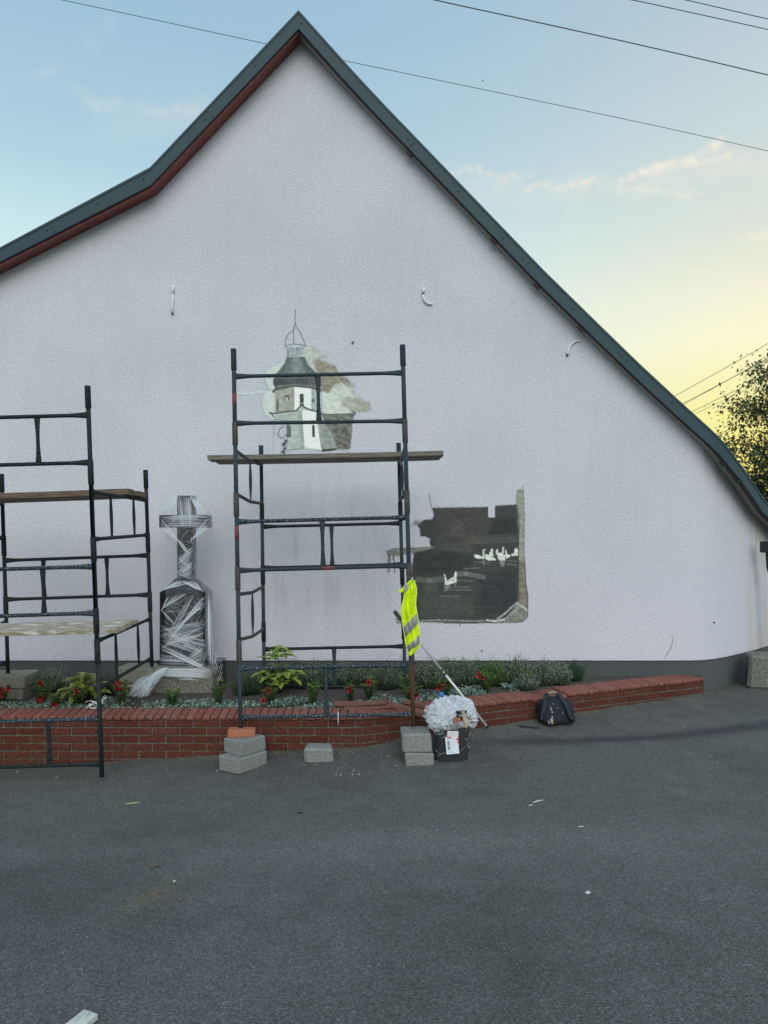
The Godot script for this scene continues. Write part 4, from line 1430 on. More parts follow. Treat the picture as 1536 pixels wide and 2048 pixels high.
func plank(label: String, m: Material, a: Vector3, e: Vector3, width: float, thick: float, s: int, group: String) -> Node3D:
	# a, e: middle of the lower face at both ends
	var r := RandomNumberGenerator.new()
	r.seed = s
	var st := begin()
	var n := 8
	var rings := []
	var d := (e - a).normalized()
	var side := d.cross(Vector3.UP).normalized()
	var length := a.distance_to(e)
	for i in n + 1:
		var c := Vector3(-length * 0.5 + length * i / n, 0, 0)
		var w := width * 0.5 + r.randf_range(-0.003, 0.003)
		var bow := -0.006 * sin(PI * i / n) + r.randf_range(-0.001, 0.001)
		var ring := PackedVector3Array()
		var bv := 0.004
		for p in [[-w + bv, 0.0], [w - bv, 0.0], [w, bv], [w, thick - bv], [w - bv, thick], [-w + bv, thick], [-w, thick - bv], [-w, bv]]:
			ring.append(c + Vector3(0, p[1] + bow, p[0]))
		if i == 0 or i == n:
			for k in 8:
				ring[k].x += r.randf_range(-0.006, 0.006)
		rings.append(ring)
	loft(st, rings)
	var o := obj(st, "scaffold_plank", m, self, Transform3D(Basis(d, side.cross(d).normalized(), side), (a + e) * 0.5))
	tag(o, label, "plank", group)
	return o


func build_planks() -> void:
	var g := "planks laid on the scaffolds"
	# middle platform
	plank("long grey plank at the front of the middle scaffold's deck", M.grey_wood, Vector3(-1.87, 2.652, -8.07), Vector3(0.63, 2.70, -8.07), 0.235, 0.052, 1, g)
	plank("long grey plank at the back of the middle scaffold's deck, by the mural", M.grey_wood, Vector3(-1.85, 2.655, -8.33), Vector3(0.615, 2.703, -8.33), 0.24, 0.05, 2, g)
	# left tower, upper deck
	plank("front brown plank of the left scaffold's upper deck", M.brown_wood, Vector3(-5.2, 2.17, -7.58), Vector3(-2.55, 2.255, -7.58), 0.2, 0.06, 3, g)
	plank("middle plank of the left scaffold's upper deck", M.brown_wood, Vector3(-5.15, 2.172, -7.79), Vector3(-2.53, 2.257, -7.79), 0.2, 0.05, 4, g)
	plank("back plank of the left scaffold's upper deck, nearest the gable", M.brown_wood, Vector3(-5.1, 2.174, -8.0), Vector3(-2.56, 2.257, -8.0), 0.2, 0.055, 5, g)
	# left tower, lower deck, splashed white
	plank("front pale plank of the left scaffold's lower deck, splashed white on top", M.plastered_wood, Vector3(-5.1, 0.90, -6.9), Vector3(-2.42, 0.952, -6.9), 0.24, 0.04, 6, g)
	plank("middle white-splashed plank of the left scaffold's lower deck", M.plastered_wood, Vector3(-5.0, 0.902, -7.15), Vector3(-2.44, 0.96, -7.15), 0.24, 0.04, 7, g)
	plank("back white-splashed plank of the left scaffold's lower deck", M.plastered_wood, Vector3(-5.0, 0.905, -7.4), Vector3(-2.46, 0.967, -7.4), 0.24, 0.04, 8, g)
	# reddish boards left on the capping
	var h := "reddish battens left on the brick capping"
	var stack := [["top reddish board of the pair lying on the brick capping behind the right foot", Vector3(-0.50, 0.158, -7.46), Vector3(0.015, 0.165, -7.5), 0.1, 0.03], ["lower reddish board of the pair lying on the brick capping", Vector3(-0.4, 0.127, -7.40), Vector3(0.06, 0.132, -7.47), 0.09, 0.026], ["long reddish batten sliding off the capping behind the wrapped tub", Vector3(0.0, 0.15, -7.52), Vector3(0.62, 0.02, -7.25), 0.06, 0.05], ["short reddish batten behind the longer one, beside the wrapped tub", Vector3(0.2, 0.15, -7.6), Vector3(0.66, 0.09, -7.42), 0.05, 0.035]]
	for i in stack.size():
		var q = stack[i]
		var o := plank(q[0], M.stained_wood, q[1], q[2], q[3], q[4], 20 + i, h)
		o.name = numbered("wooden_batten")
	# bright board lying near the photographer
	var e := Vector3(-1.113, ground_y(-1.1, 2.84) + 0.006, -2.85)
	var o := plank("white painted board lying on the asphalt at the lower left", M.white_wood, e + Vector3(-0.42, 0.0, 0.98), e, 0.07, 0.024, 30, "")
	o.name = numbered("white_board")


# ================================================================ wrapped monument
func strand(st: SurfaceTool, a: Vector3, c: Vector3, w: float, out: Vector3, bow: float) -> void:
	var n := 5
	var d := (c - a).normalized()
	var side := d.cross(out).normalized()
	var prev := []
	var jig := rng.randf_range(-0.012, 0.012)
	for i in n + 1:
		var t := float(i) / n
		var p := a.lerp(c, t) + out * (bow * sin(PI * t)) + side * jig * sin(PI * t)
		var ww := w * (0.35 + 0.65 * sin(PI * clampf(t, 0.06, 0.94))) * 0.5
		var cur := [p - side * ww, p + out * ww * 0.9, p + side * ww]
		if i > 0:
			quad(st, prev[0], prev[1], cur[1], cur[0], out - side)
			quad(st, prev[1], prev[2], cur[2], cur[1], out + side)
		prev = cur


func bunch(st: SurfaceTool, q: Array, n: int, d0: float, d1: float, wmax: float, bow := 0.012) -> void:
	# q: zoomed photo coordinates of the two start and two end points of a bundle of stretched film
	var cv := func(x: float, y: float) -> Vector2: return Vector2(x / 4.267 + 260.0, y / 4.267 + 960.0)
	for i in int(n * 1.05):
		var t := rng.randf()
		var u := clampf(t + rng.randf_range(-0.12, 0.12), 0, 1)
		var a: Vector2 = cv.call(lerpf(q[0], q[2], t), lerpf(q[1], q[3], t))
		var e: Vector2 = cv.call(lerpf(q[4], q[6], u), lerpf(q[5], q[7], u))
		var f := rng.randf_range(0.0, 0.25)
		var g := rng.randf_range(0.75, 1.0)
		var aa := a.lerp(e, f)
		var ee := a.lerp(e, g)
		strand(st, at(aa.x, aa.y, lerpf(d0, d1, f)), at(ee.x, ee.y, lerpf(d0, d1, g)), (wmax * rng.randf_range(0.7, 1.2) if rng.randf() < 0.12 else rng.randf_range(0.0018, 0.0042)), Vector3(0, 0, 1), rng.randf_range(0.0, bow))


func build_monument() -> void:
	var z := 8.45
	var mo := thing("wrapped_cross", "dark granite cross monument wrapped in clear plastic film on a rough stone base", "monument", Vector3(-2.22, 0.08, -8.63))
	var inv := Transform3D(Basis(), -mo.position)
	var box := func(called: String, x0: float, x1: float, y0: float, y1: float, zf: float, depth: float, m: Material, bv: float, un := 0.0) -> void:
		var p := at(x0, y1, zf)
		var q := at(x1, y0, zf)
		var r := RandomNumberGenerator.new()
		r.seed = 4
		var st := begin()
		block(st, T(Vector3((p.x + q.x) * 0.5, (p.y + q.y) * 0.5, -zf - depth * 0.5)), Vector3(absf(q.x - p.x), absf(q.y - p.y), depth), bv, un, r)
		obj(st, called, m, mo, inv)
	box.call("base_stone", 299, 424, 1336, 1394, 8.3, 0.62, M.old_stone, 0.03, 0.014)
	box.call("pedestal", 319, 410, 1184, 1336, z, 0.36, M.granite, 0.006)
	box.call("pedestal_step", 314, 415, 1320, 1337, z - 0.02, 0.4, M.granite, 0.006)
	# sloping shoulder
	var st := begin()
	var lo := PackedVector3Array()
	var hi := PackedVector3Array()
	var y0 := at(0, 1185, z).y + 0.002
	var y1 := at(0, 1158, z + 0.1).y
	for e in [[-1, 0], [1, 0], [1, 1], [-1, 1]]:
		lo.append(Vector3(at(364.5 + e[0] * 44, 0, z).x, y0, -z - 0.01 - e[1] * 0.34))
		hi.append(Vector3(at(370 + e[0] * 20, 0, z + 0.1).x, y1, -z - 0.1 - e[1] * 0.16))
	loft(st, [lo, hi])
	obj(st, "shoulder", M.granite, mo, inv)
	box.call("cross_shaft", 354, 386, 991, 1159, z + 0.1, 0.15, M.granite, 0.006)
	box.call("cross_arm", 318, 417, 1030, 1055, z + 0.092, 0.166, M.granite, 0.006)
	# film pulled round everything: rings of [centre px, half width px, row, front, depth]
	var film := begin(true)
	var rings := []
	for f in [[370, 18, 988, 0.08, 0.19], [370, 20, 1000, 0.07, 0.21], [368, 40, 1020, 0.06, 0.23], [368, 51, 1031, 0.06, 0.23], [368, 51.5, 1055, 0.06, 0.23], [369, 40, 1072, 0.06, 0.22], [370, 22, 1090, 0.07, 0.2], [370, 18.5, 1110, 0.07, 0.2], [370, 18.5, 1148, 0.07, 0.2], [370, 23, 1160, 0.05, 0.24], [367, 38, 1176, 0.0, 0.37], [366, 47.5, 1186, -0.015, 0.40], [366, 47.5, 1250, -0.02, 0.41], [365, 48.5, 1300, -0.03, 0.43], [364.5, 53, 1330, -0.05, 0.46], [362, 63, 1340, -0.12, 0.6], [362, 64.5, 1352, -0.175, 0.66]]:
		var zf: float = z + f[3]
		var c := at(f[0], f[2], zf)
		var hw: float = f[1] * zf / F
		var ring := PackedVector3Array()
		for k in 20:
			# rounded rectangle
			var an := TAU * k / 20.0 + 0.15
			var v := Vector2(cos(an), sin(an))
			v /= pow(pow(absf(v.x), 5.0) + pow(absf(v.y), 5.0), 0.2)
			var jit := 0.006 * fine.get_noise_2d(k * 9.0, f[2])
			ring.append(Vector3(c.x + v.x * (hw + jit), c.y + rng.randf_range(-0.006, 0.006), -zf - f[4] * 0.5 + v.y * (f[4] * 0.5 + jit)))
		rings.append(ring)
	loft(film, rings, false)
	var wrap := obj(film, "plastic_film", M.film, mo, inv)
	# stretched folds of the film
	var fo := begin(true)
	var zf := z - 0.022
	bunch(fo, [255, 1105, 262, 1135, 510, 965, 330, 965], 22, zf, zf, 0.009)
	bunch(fo, [640, 965, 640, 1075, 300, 1420, 400, 1250], 44, zf, zf, 0.012)
	bunch(fo, [520, 965, 560, 965, 300, 1330, 330, 1400], 14, zf, zf, 0.01)
	bunch(fo, [265, 1110, 280, 1105, 375, 1240, 390, 1220], 7, zf, zf, 0.007)
	bunch(fo, [255, 1260, 255, 1440, 645, 1190, 645, 1330], 30, zf, zf, 0.008)
	bunch(fo, [255, 1230, 255, 1380, 640, 1330, 640, 1500], 24, zf, zf, 0.008)
	bunch(fo, [255, 1440, 255, 1210, 640, 1240, 640, 1560], 26, zf, zf, 0.008)
	bunch(fo, [250, 1390, 270, 1460, 700, 1625, 690, 1655], 30, zf - 0.01, zf - 0.09, 0.013)
	bunch(fo, [650, 1370, 660, 1580, 470, 1520, 480, 1610], 24, zf, zf - 0.04, 0.009)
	bunch(fo, [240, 1480, 240, 1590, 420, 1500, 640, 1600], 18, zf, zf - 0.04, 0.009)
	bunch(fo, [190, 1610, 170, 1670, 700, 1610, 700, 1690], 80, z - 0.19, z - 0.19, 0.012)
	bunch(fo, [330, 1690, 560, 1700, 420, 1690, 700, 1720], 10, z - 0.19, z - 0.19, 0.007)
	bunch(fo, [250, 955, 300, 930, 400, 850, 560, 860], 24, zf, zf + 0.09, 0.011)
	bunch(fo, [640, 955, 600, 930, 420, 860, 560, 850], 24, zf, zf + 0.09, 0.011)
	bunch(fo, [400, 690, 400, 850, 535, 560, 535, 800], 60, z + 0.06, z + 0.06, 0.010)
	bunch(fo, [400, 620, 400, 800, 535, 720, 540, 860], 22, z + 0.06, z + 0.06, 0.007)
	bunch(fo, [380, 480, 410, 500, 500, 650, 515, 630], 14, z + 0.045, z + 0.055, 0.016)
	bunch(fo, [250, 310, 250, 410, 385, 470, 430, 530], 26, z + 0.05, z + 0.055, 0.009)
	bunch(fo, [680, 300, 675, 410, 560, 470, 500, 530], 26, z + 0.05, z + 0.055, 0.009)
	bunch(fo, [400, 125, 420, 130, 245, 310, 330, 300], 34, z + 0.06, z + 0.05, 0.009)
	bunch(fo, [530, 125, 500, 130, 680, 300, 590, 300], 34, z + 0.06, z + 0.05, 0.009)
	bunch(fo, [400, 130, 520, 130, 430, 420, 540, 380], 50, z + 0.055, z + 0.05, 0.01)
	bunch(fo, [250, 310, 250, 400, 680, 300, 680, 400], 40, z + 0.05, z + 0.05, 0.008)
	bunch(fo, [655, 960, 690, 980, 660, 1560, 715, 1600], 16, z, z - 0.05, 0.012)
	for i in 130:
		var onshaft := rng.randf() < 0.35
		var p := Vector2(rng.randf_range(258, 640), rng.randf_range(970, 1590)) if not onshaft else Vector2(rng.randf_range(405, 530), rng.randf_range(430, 840))
		var an := rng.randf_range(-1.2, 1.2)
		var ln := rng.randf_range(40, 190) * (0.5 if onshaft else 1.0)
		var q := p + Vector2(cos(an), sin(an)) * ln
		q.x = clampf(q.x, 404 if onshaft else 256, 534 if onshaft else 642)
		var dd := z + 0.06 if onshaft else zf
		strand(fo, at(p.x / 4.267 + 260.0, p.y / 4.267 + 960.0, dd), at(q.x / 4.267 + 260.0, q.y / 4.267 + 960.0, dd), rng.randf_range(0.0016, 0.0034), Vector3(0, 0, 1), rng.randf_range(0.0, 0.014))
	var fs := obj(fo, "film_fold", M.film_folds, mo, inv)
	fs.set_meta("kind", "stuff")
	# loose tail of film spilling off the base
	var tail := begin(true)
	for i in 170:
		var t := rng.randf()
		var a := Vector2(lerpf(294, 336, t), lerpf(1352, 1334, t))
		var e := Vector2(lerpf(260, 294, rng.randf()), lerpf(1372, 1396, rng.randf()))
		var ta := at(a.x, a.y, 8.18 + rng.randf() * 0.1)
		var te := at(e.x, e.y, 8.02 + rng.randf() * 0.14)
		var tm := ta.lerp(te, rng.randf_range(0.3, 0.7)) + Vector3(rng.randf_range(-0.04, 0.04), rng.randf_range(-0.035, 0.05), rng.randf_range(-0.02, 0.06))
		var tw := 0.0025 + 0.009 * pow(rng.randf(), 3.0)
		strand(tail, ta, tm, tw, Vector3(0.3, 0.4, 1).normalized(), rng.randf_range(0.0, 0.03))
		strand(tail, tm, te, tw, Vector3(0.3, 0.4, 1).normalized(), rng.randf_range(-0.02, 0.02))
	var tl := obj(tail, "film_tail", M.film_folds, mo, inv)
	tl.set_meta("kind", "stuff")
	# slab behind
	st = begin()
	block(st, T(Vector3(-1.955, 0.24, -8.72), 0.0, 0.0, 0.0), Vector3(0.17, 0.36, 0.3), 0.008)
	var sl := obj(st, "granite_slab", M.granite, self)
	tag(sl, "small dark stone slab half hidden behind the wrapped monument's base", "stone slab")
	var sf := begin(true)
	for i in 26:
		var a := Vector3(-2.03 + rng.randf() * 0.15, 0.12 + rng.randf() * 0.3, -8.562)
		strand(sf, a, a + Vector3(rng.randf_range(-0.02, 0.1), rng.randf_range(0.05, 0.16), 0.0), 0.003 + 0.006 * rng.randf(), Vector3(0, 0, 1), 0.006)
	var sfo := obj(sf, "film_fold", M.film_folds, sl)
	sfo.set_meta("kind", "stuff")
	# shreds of film on the capping
	var sh := begin(true)
	for i in 34:
		var a := Vector2(rng.randf_range(176, 200), rng.randf_range(1400, 1416))
		var e := a + Vector2(rng.randf_range(-12, 16), rng.randf_range(-10, 8))
		if i > 28:
			a = Vector2(203, 1408)
			e = Vector2(rng.randf_range(210, 217), rng.randf_range(1390, 1397))
		strand(sh, at(a.x, a.y, 7.34), at(e.x, e.y, 7.34 + rng.randf_range(-0.03, 0.06)), 0.004 + 0.006 * rng.randf(), Vector3(0, 0.5, 1).normalized(), 0.01)
	var sho := obj(sh, "film_scrap", M.white_paint, self)
	tag(sho, "crumpled white film shreds on the capping behind the left scaffold's front leg", "plastic scrap")


# ================================================================ plants
func vary(c: Color, k := 0.25) -> Color:
	var v := 1.0 + rng.randf_range(-k, k)
	var w := rng.randf_range(-0.12, 0.12)
	return Color(c.r * v * (1.0 + w), c.g * v, c.b * v * (1.0 - w))


func flower_plant(label: String, px: float, d: float, height: float, blooms: Array, spread := 0.1, stems := 7) -> void:
	# blooms: photo positions of the open red flowers
	var x := (px - 768.0) * d / F
	var root := Vector3(x, soil_y(x, d) - 0.01, -d)
	var t := thing("red_flower_plant", label, "flower", root, 0.0, "red flowering plants in the bed")
	var st := begin(false)
	var sm := begin(true)
	stems = int(stems * 1.5)
	for s in stems:
		var a := TAU * s / stems + rng.randf_range(-0.4, 0.4)
		var tip := Vector3(cos(a) * spread * rng.randf_range(0.4, 1.1), height * rng.randf_range(0.6, 1.0), sin(a) * spread * rng.randf_range(0.4, 1.0))
		bar(sm, [Vector3.ZERO, tip * Vector3(0.4, 0.5, 0.4), tip], [0.004, 0.003, 0.002], 4)
		for k in 13:
			var u := 0.15 + 0.85 * k / 12.0
			var p := tip * Vector3(u, u, u)
			var dir := Vector3(cos(k * 2.4 + s), 0.75, sin(k * 2.4 + s))
			leaf(st, p, dir, rng.randf_range(0.045, 0.075), rng.randf_range(0.016, 0.024), rng.randf_range(0.0, 0.45), vary(Color(0.055, 0.12, 0.022)))
		for k in 5:
			leaf(st, tip, Vector3(cos(k * 1.3), 1.1, sin(k * 1.3)), 0.045, 0.014, 0.1, vary(Color(0.13, 0.21, 0.035)))
	obj(st, "foliage", M.leaf, t)
	obj(sm, "stem", M.stem, t)
	for bl in blooms:
		var c := at(bl.x, bl.y, d - 0.04 + rng.randf_range(-0.03, 0.03)) - root
		var fs := begin(false)
		var face := Vector3(rng.randf_range(-0.5, 0.5), rng.randf_range(0.2, 0.6), 1.0).normalized()
		var s1 := face.cross(Vector3.UP).normalized()
		var s2 := s1.cross(face)
		for k in 5:
			var a := TAU * k / 5.0 + rng.randf()
			leaf(fs, c, s1 * cos(a) + s2 * sin(a) + face * 0.25, 0.046, 0.044, 0.1, vary(Color(0.36, 0.005, 0.012), 0.3), 0.3)
		for k in 4:
			var a := TAU * k / 4.0 + 0.5
			leaf(fs, c + face * 0.006, s1 * cos(a) + s2 * sin(a) + face * 0.7, 0.022, 0.022, 0.0, vary(Color(0.22, 0.003, 0.008), 0.3), 0.3)
		obj(fs, "flower", M.petal, t)
		var bs := begin(true)
		bar(bs, [Vector3(c.x * 0.4, height * 0.35, c.z * 0.3), c - face * 0.005], [0.003, 0.002], 4)
		obj(bs, "flower_stalk", M.stem, t)


func broad_plant(label: String, px: float, d: float, height: float, width: float, n: int, ll: float, main: Color, edge: Color) -> void:
	var x := (px - 768.0) * d / F
	var root := Vector3(x, soil_y(x, d) - 0.01, -d)
	var t := thing("broad_leaf_plant", label, "plant", root)
	var sm := begin(true)
	for s in n:
		var a := s * 2.39996
		var rr := sqrt((s + 0.5) / n)
		var y := height * (1.0 - 0.75 * rr * rr) * rng.randf_range(0.75, 1.0)
		if rng.randf() < 0.3:
			y *= 0.6
		var p := Vector3(cos(a) * rr * width, y, sin(a) * rr * width * 0.8)
		bar(sm, [Vector3(p.x * 0.1, 0, p.z * 0.1), p * Vector3(0.6, 0.7, 0.6), p], [0.005, 0.004, 0.003], 5)
		for k in 4:
			var st := begin(false)
			var aa := a + k * 1.6 + rng.randf_range(-0.3, 0.3)
			var dir := Vector3(cos(aa), rng.randf_range(0.15, 0.6), sin(aa))
			var cc := vary(main, 0.25)
			var ec := vary(edge, 0.2)
			leaf(st, p, dir, ll * rng.randf_range(0.75, 1.15), ll * rng.randf_range(0.45, 0.6), rng.randf_range(0.25, 0.6), cc, 0.35, ec)
			obj(st, "leaf", M.leaf, t)
	obj(sm, "stem", M.stem, t)


func bush(label: String, px: float, d: float, height: float, width: float, n: int, c: Color, tip: Color, group := "") -> void:
	var x := (px - 768.0) * d / F
	var root := Vector3(x, soil_y(x, d) - 0.01, -d)
	var t := thing("grey_leaf_shrub", label, "shrub", root, 0.0, group)
	var st := begin(false)
	var sm := begin(true)
	for s in int(n * 2.2):
		var a := rng.randf() * TAU
		var rr := sqrt(rng.randf())
		var lump := 0.8 + 0.35 * sin(a * 3.0 + px) + 0.2 * sin(a * 5.0 + px * 2.0)
		var top := Vector3(cos(a) * rr * width * 1.4 * lump, height * 1.12 * rng.randf_range(0.85, 1.15) * (1.0 - 0.5 * rr * rr) * rng.randf_range(0.65, 1.08), sin(a) * rr * width * 0.75)
		var foot := top * Vector3(0.45, 0, 0.45)
		bar(sm, [foot, top], [0.0016, 0.001], 3)
		var cc := vary(c.lerp(tip, rng.randf() * 0.6), 0.3)
		for k in 11:
			var u := 0.1 + 0.9 * k / 10.0
			var aa := k * 2.5 + s
			leaf(st, foot.lerp(top, u), Vector3(cos(aa), rng.randf_range(0.6, 1.6), sin(aa)), rng.randf_range(0.02, 0.038), 0.009, 0.1, cc.lerp(tip, 0.7 * u * u), 0.2)
	obj(st, "foliage", M.silver, t)
	obj(sm, "stem", M.stem, t)


func build_plants() -> void:
	# red flowers, left to right
	flower_plant("red flowers with green leaves in front of beige blocks, at the left edge", 4, 7.75, 0.2, [Vector2(2, 1379), Vector2(16, 1376), Vector2(6, 1388)])
	flower_plant("red flowers on a tall plant between beige blocks and yellow-green leaves", 84, 7.75, 0.27, [Vector2(80, 1367), Vector2(82, 1396), Vector2(78, 1404)])
	flower_plant("low red flower left of the white film shreds", 112, 7.6, 0.16, [Vector2(109, 1408)], 0.06, 5)
	flower_plant("red flower in front of the yellow-green leaves by the left scaffold leg", 156, 7.7, 0.2, [Vector2(153, 1382)])
	flower_plant("cluster of three red flowers between scaffold leg and spilling film", 244, 7.7, 0.24, [Vector2(237, 1363), Vector2(234, 1375), Vector2(246, 1376)])
	flower_plant("two red blooms in front of the tall broad-leaved plant", 541, 7.75, 0.22, [Vector2(537, 1380), Vector2(527, 1401)])
	flower_plant("single red flower on bare soil left of the two reddish boards", 700, 7.9, 0.2, [Vector2(698, 1379)], 0.05, 4)
	flower_plant("single red flower above the reddish boards, middle of the bed", 740, 7.95, 0.24, [Vector2(738, 1365)])
	flower_plant("red flower pair behind the scaffold's right front leg", 824, 7.85, 0.2, [Vector2(819, 1387), Vector2(832, 1391)])
	flower_plant("red flower pair above the blue bottle cap", 890, 8.0, 0.24, [Vector2(877, 1374), Vector2(885, 1368)])
	flower_plant("red flowers beside the leaning pole, right part of the bed", 972, 8.25, 0.24, [Vector2(957, 1349), Vector2(965, 1354)])
	flower_plant("one small dark red flower among silver shrubs above the backpack", 1050, 8.5, 0.22, [Vector2(1052, 1352)], 0.06, 4)
	# the same kind without flowers
	flower_plant("young green plant without flowers in front of the monument base", 344, 7.62, 0.2, [], 0.07, 6)
	flower_plant("tall green plant without flowers right of the monument base", 437, 7.65, 0.27, [], 0.06, 6)
	flower_plant("green plant without flowers left of the reddish boards", 627, 7.7, 0.25, [], 0.09, 7)
	flower_plant("green plant without flowers behind the lower rail, near the right leg", 812, 8.1, 0.22, [], 0.08, 6)
	# broad leaves
	broad_plant("yellow-green broad-leaved plant beside the left scaffold's front leg", 166, 8.0, 0.29, 0.22, 24, 0.155, Color(0.2, 0.27, 0.03), Color(0.46, 0.48, 0.13))
	broad_plant("tall yellow-green broad-leaved plant behind the middle scaffold's rails", 556, 8.3, 0.53, 0.22, 34, 0.15, Color(0.15, 0.26, 0.035), Color(0.34, 0.43, 0.09))
	# grass tuft
	var gx := (108.0 - 768.0) * 8.7 / F
	var gt := thing("grass_tuft", "tuft of thin blue-grey grass by the plinth at the left", "ornamental grass", Vector3(gx, soil_y(gx, 8.7), -8.7))
	var gs := begin(false)
	for i in 240:
		var a := rng.randf() * TAU
		var dir := Vector3(cos(a) * rng.randf_range(0.1, 1.0), rng.randf_range(0.7, 1.4), sin(a) * rng.randf_range(0.1, 0.9))
		leaf(gs, Vector3(cos(a) * 0.03, 0, sin(a) * 0.03), dir, rng.randf_range(0.2, 0.46), 0.0045, rng.randf_range(0.1, 0.8), vary(Color(0.13, 0.17, 0.13), 0.35))
	obj(gs, "blades", M.silver, gt)
	# silver and green shrubs along the house
	var sg := "grey-leaved shrubs along the plinth"
	var green := Color(0.065, 0.11, 0.055)
	var silver := Color(0.24, 0.29, 0.22)
	bush("dark green low shrub behind the scaffold's left front leg", 492, 8.2, 0.22, 0.17, 120, Color(0.03, 0.065, 0.03), Color(0.07, 0.12, 0.06), sg)
	bush("small grey-green shrub under the grass tuft at the left", 92, 8.35, 0.2, 0.22, 110, green, silver, sg)
	bush("grey-green shrub behind the cluster of three red flowers", 222, 8.2, 0.2, 0.14, 80, Color(0.04, 0.085, 0.05), Color(0.1, 0.15, 0.1), sg)
	bush("grey-green shrub right of the tall broad-leaved plant", 628, 8.6, 0.28, 0.2, 140, green, silver, sg)
	bush("grey-green shrub below the rear scaffold brace", 690, 8.7, 0.26, 0.2, 140, green, silver, sg)
	bush("silver-green shrub behind the single red flower, left of the rear leg", 768, 8.5, 0.27, 0.18, 140, green, Color(0.22, 0.26, 0.21), sg)
	bush("grey-green shrub between the scaffold's right leg and the pole", 858, 8.55, 0.27, 0.21, 150, green, silver, sg)
	bush("grey-green shrub behind the leaning pole", 922, 8.7, 0.28, 0.2, 150, green, silver, sg)
	bush("bright green shrub right of the flowers beside the pole", 985, 8.7, 0.26, 0.17, 130, Color(0.06, 0.13, 0.03), Color(0.14, 0.22, 0.06), sg)
	bush("tall grey-green shrub above the backpack's left side", 1033, 8.75, 0.3, 0.19, 150, green, silver, sg)
	bush("silver shrub directly above the backpack", 1088, 8.72, 0.27, 0.17, 150, Color(0.12, 0.17, 0.11), Color(0.28, 0.33, 0.26), sg)
	bush("silver low shrub in front, left above the backpack", 1052, 8.45, 0.16, 0.13, 90, Color(0.12, 0.17, 0.11), Color(0.26, 0.31, 0.25), sg)
	bush("small silver-green shrub right above the backpack", 1122, 8.8, 0.22, 0.13, 110, Color(0.12, 0.17, 0.11), Color(0.28, 0.33, 0.26), sg)
	bush("last green shrub of the row, right end of the bed", 1150, 9.0, 0.22, 0.1, 90, Color(0.04, 0.1, 0.045), Color(0.08, 0.15, 0.07), sg)
	bush("small green shrub between the grey-green pair under the rear brace", 660, 8.85, 0.24, 0.17, 110, green, Color(0.14, 0.2, 0.12), sg)
	bush("grey-green shrub straight behind the reddish boards' left end", 728, 8.8, 0.22, 0.19, 110, green, silver, sg)
	bush("dull green shrub hugging the rear right scaffold leg", 812, 8.85, 0.27, 0.2, 130, green, Color(0.16, 0.21, 0.15), sg)
	bush("dull green shrub by the plinth between two silver-green ones, left of the pole", 892, 8.9, 0.26, 0.19, 120, Color(0.05, 0.1, 0.04), Color(0.14, 0.2, 0.12), sg)
	bush("dark green shrub by the plinth behind the pole's lower flowers", 952, 8.9, 0.24, 0.18, 120, Color(0.045, 0.095, 0.035), Color(0.11, 0.17, 0.08), sg)
	bush("leafy green shrub at the plinth behind the broad-leaved plant", 590, 8.9, 0.24, 0.2, 110, Color(0.045, 0.09, 0.04), Color(0.12, 0.17, 0.1), sg)
	# creeping silver ground cover
	var gc := begin(false)
	for i in 15000:
		var x := rng.randf_range(-4.1, 1.5)
		var d := wall_line(x) + 0.24 + pow(rng.randf(), 1.7) * 0.5
		if fine.get_noise_2d(x * 1.6 + 40.0, d * 2.0) < -0.2 + 0.4 * smoothstep(0.35, 0.75, d - wall_line(x)):
			continue
		var a := rng.randf() * TAU
		leaf(gc, Vector3(x, soil_y(x, d) + rng.randf() * 0.05, -d), Vector3(cos(a), rng.randf_range(0.2, 1.2), sin(a)), rng.randf_range(0.024, 0.042), rng.randf_range(0.016, 0.025), 0.2, vary(Color(0.09, 0.17, 0.11).lerp(Color(0.36, 0.45, 0.39), rng.randf()), 0.25), 0.2)
	var g := obj(gc, "ground_cover", M.silver, self)
	tag(g, "creeping silver-leaved ground cover along the inside of the brick wall", "ground cover", "", "stuff")
	# broken-down weeds between the shrubs
	var wd := begin(false)
	for i in 1500:
		var x := rng.randf_range(-4.1, 2.4)
		var d := rng.randf_range(wall_line(x) + 0.35, 9.2)
		if fine.get_noise_2d(x * 2.0 - 20.0, d * 3.0) < 0.0:
			continue
		var a := rng.randf() * TAU
		leaf(wd, Vector3(x, soil_y(x, d) - 0.005, -d), Vector3(cos(a), rng.randf_range(0.3, 1.4), sin(a)), rng.randf_range(0.02, 0.07), 0.006, 0.4, vary(Color(0.07, 0.12, 0.05), 0.4), 0.2)
	g = obj(wd, "weeds", M.silver, self)
	tag(g, "thin weeds scattered over the soil of the flower bed", "weeds", "", "stuff")


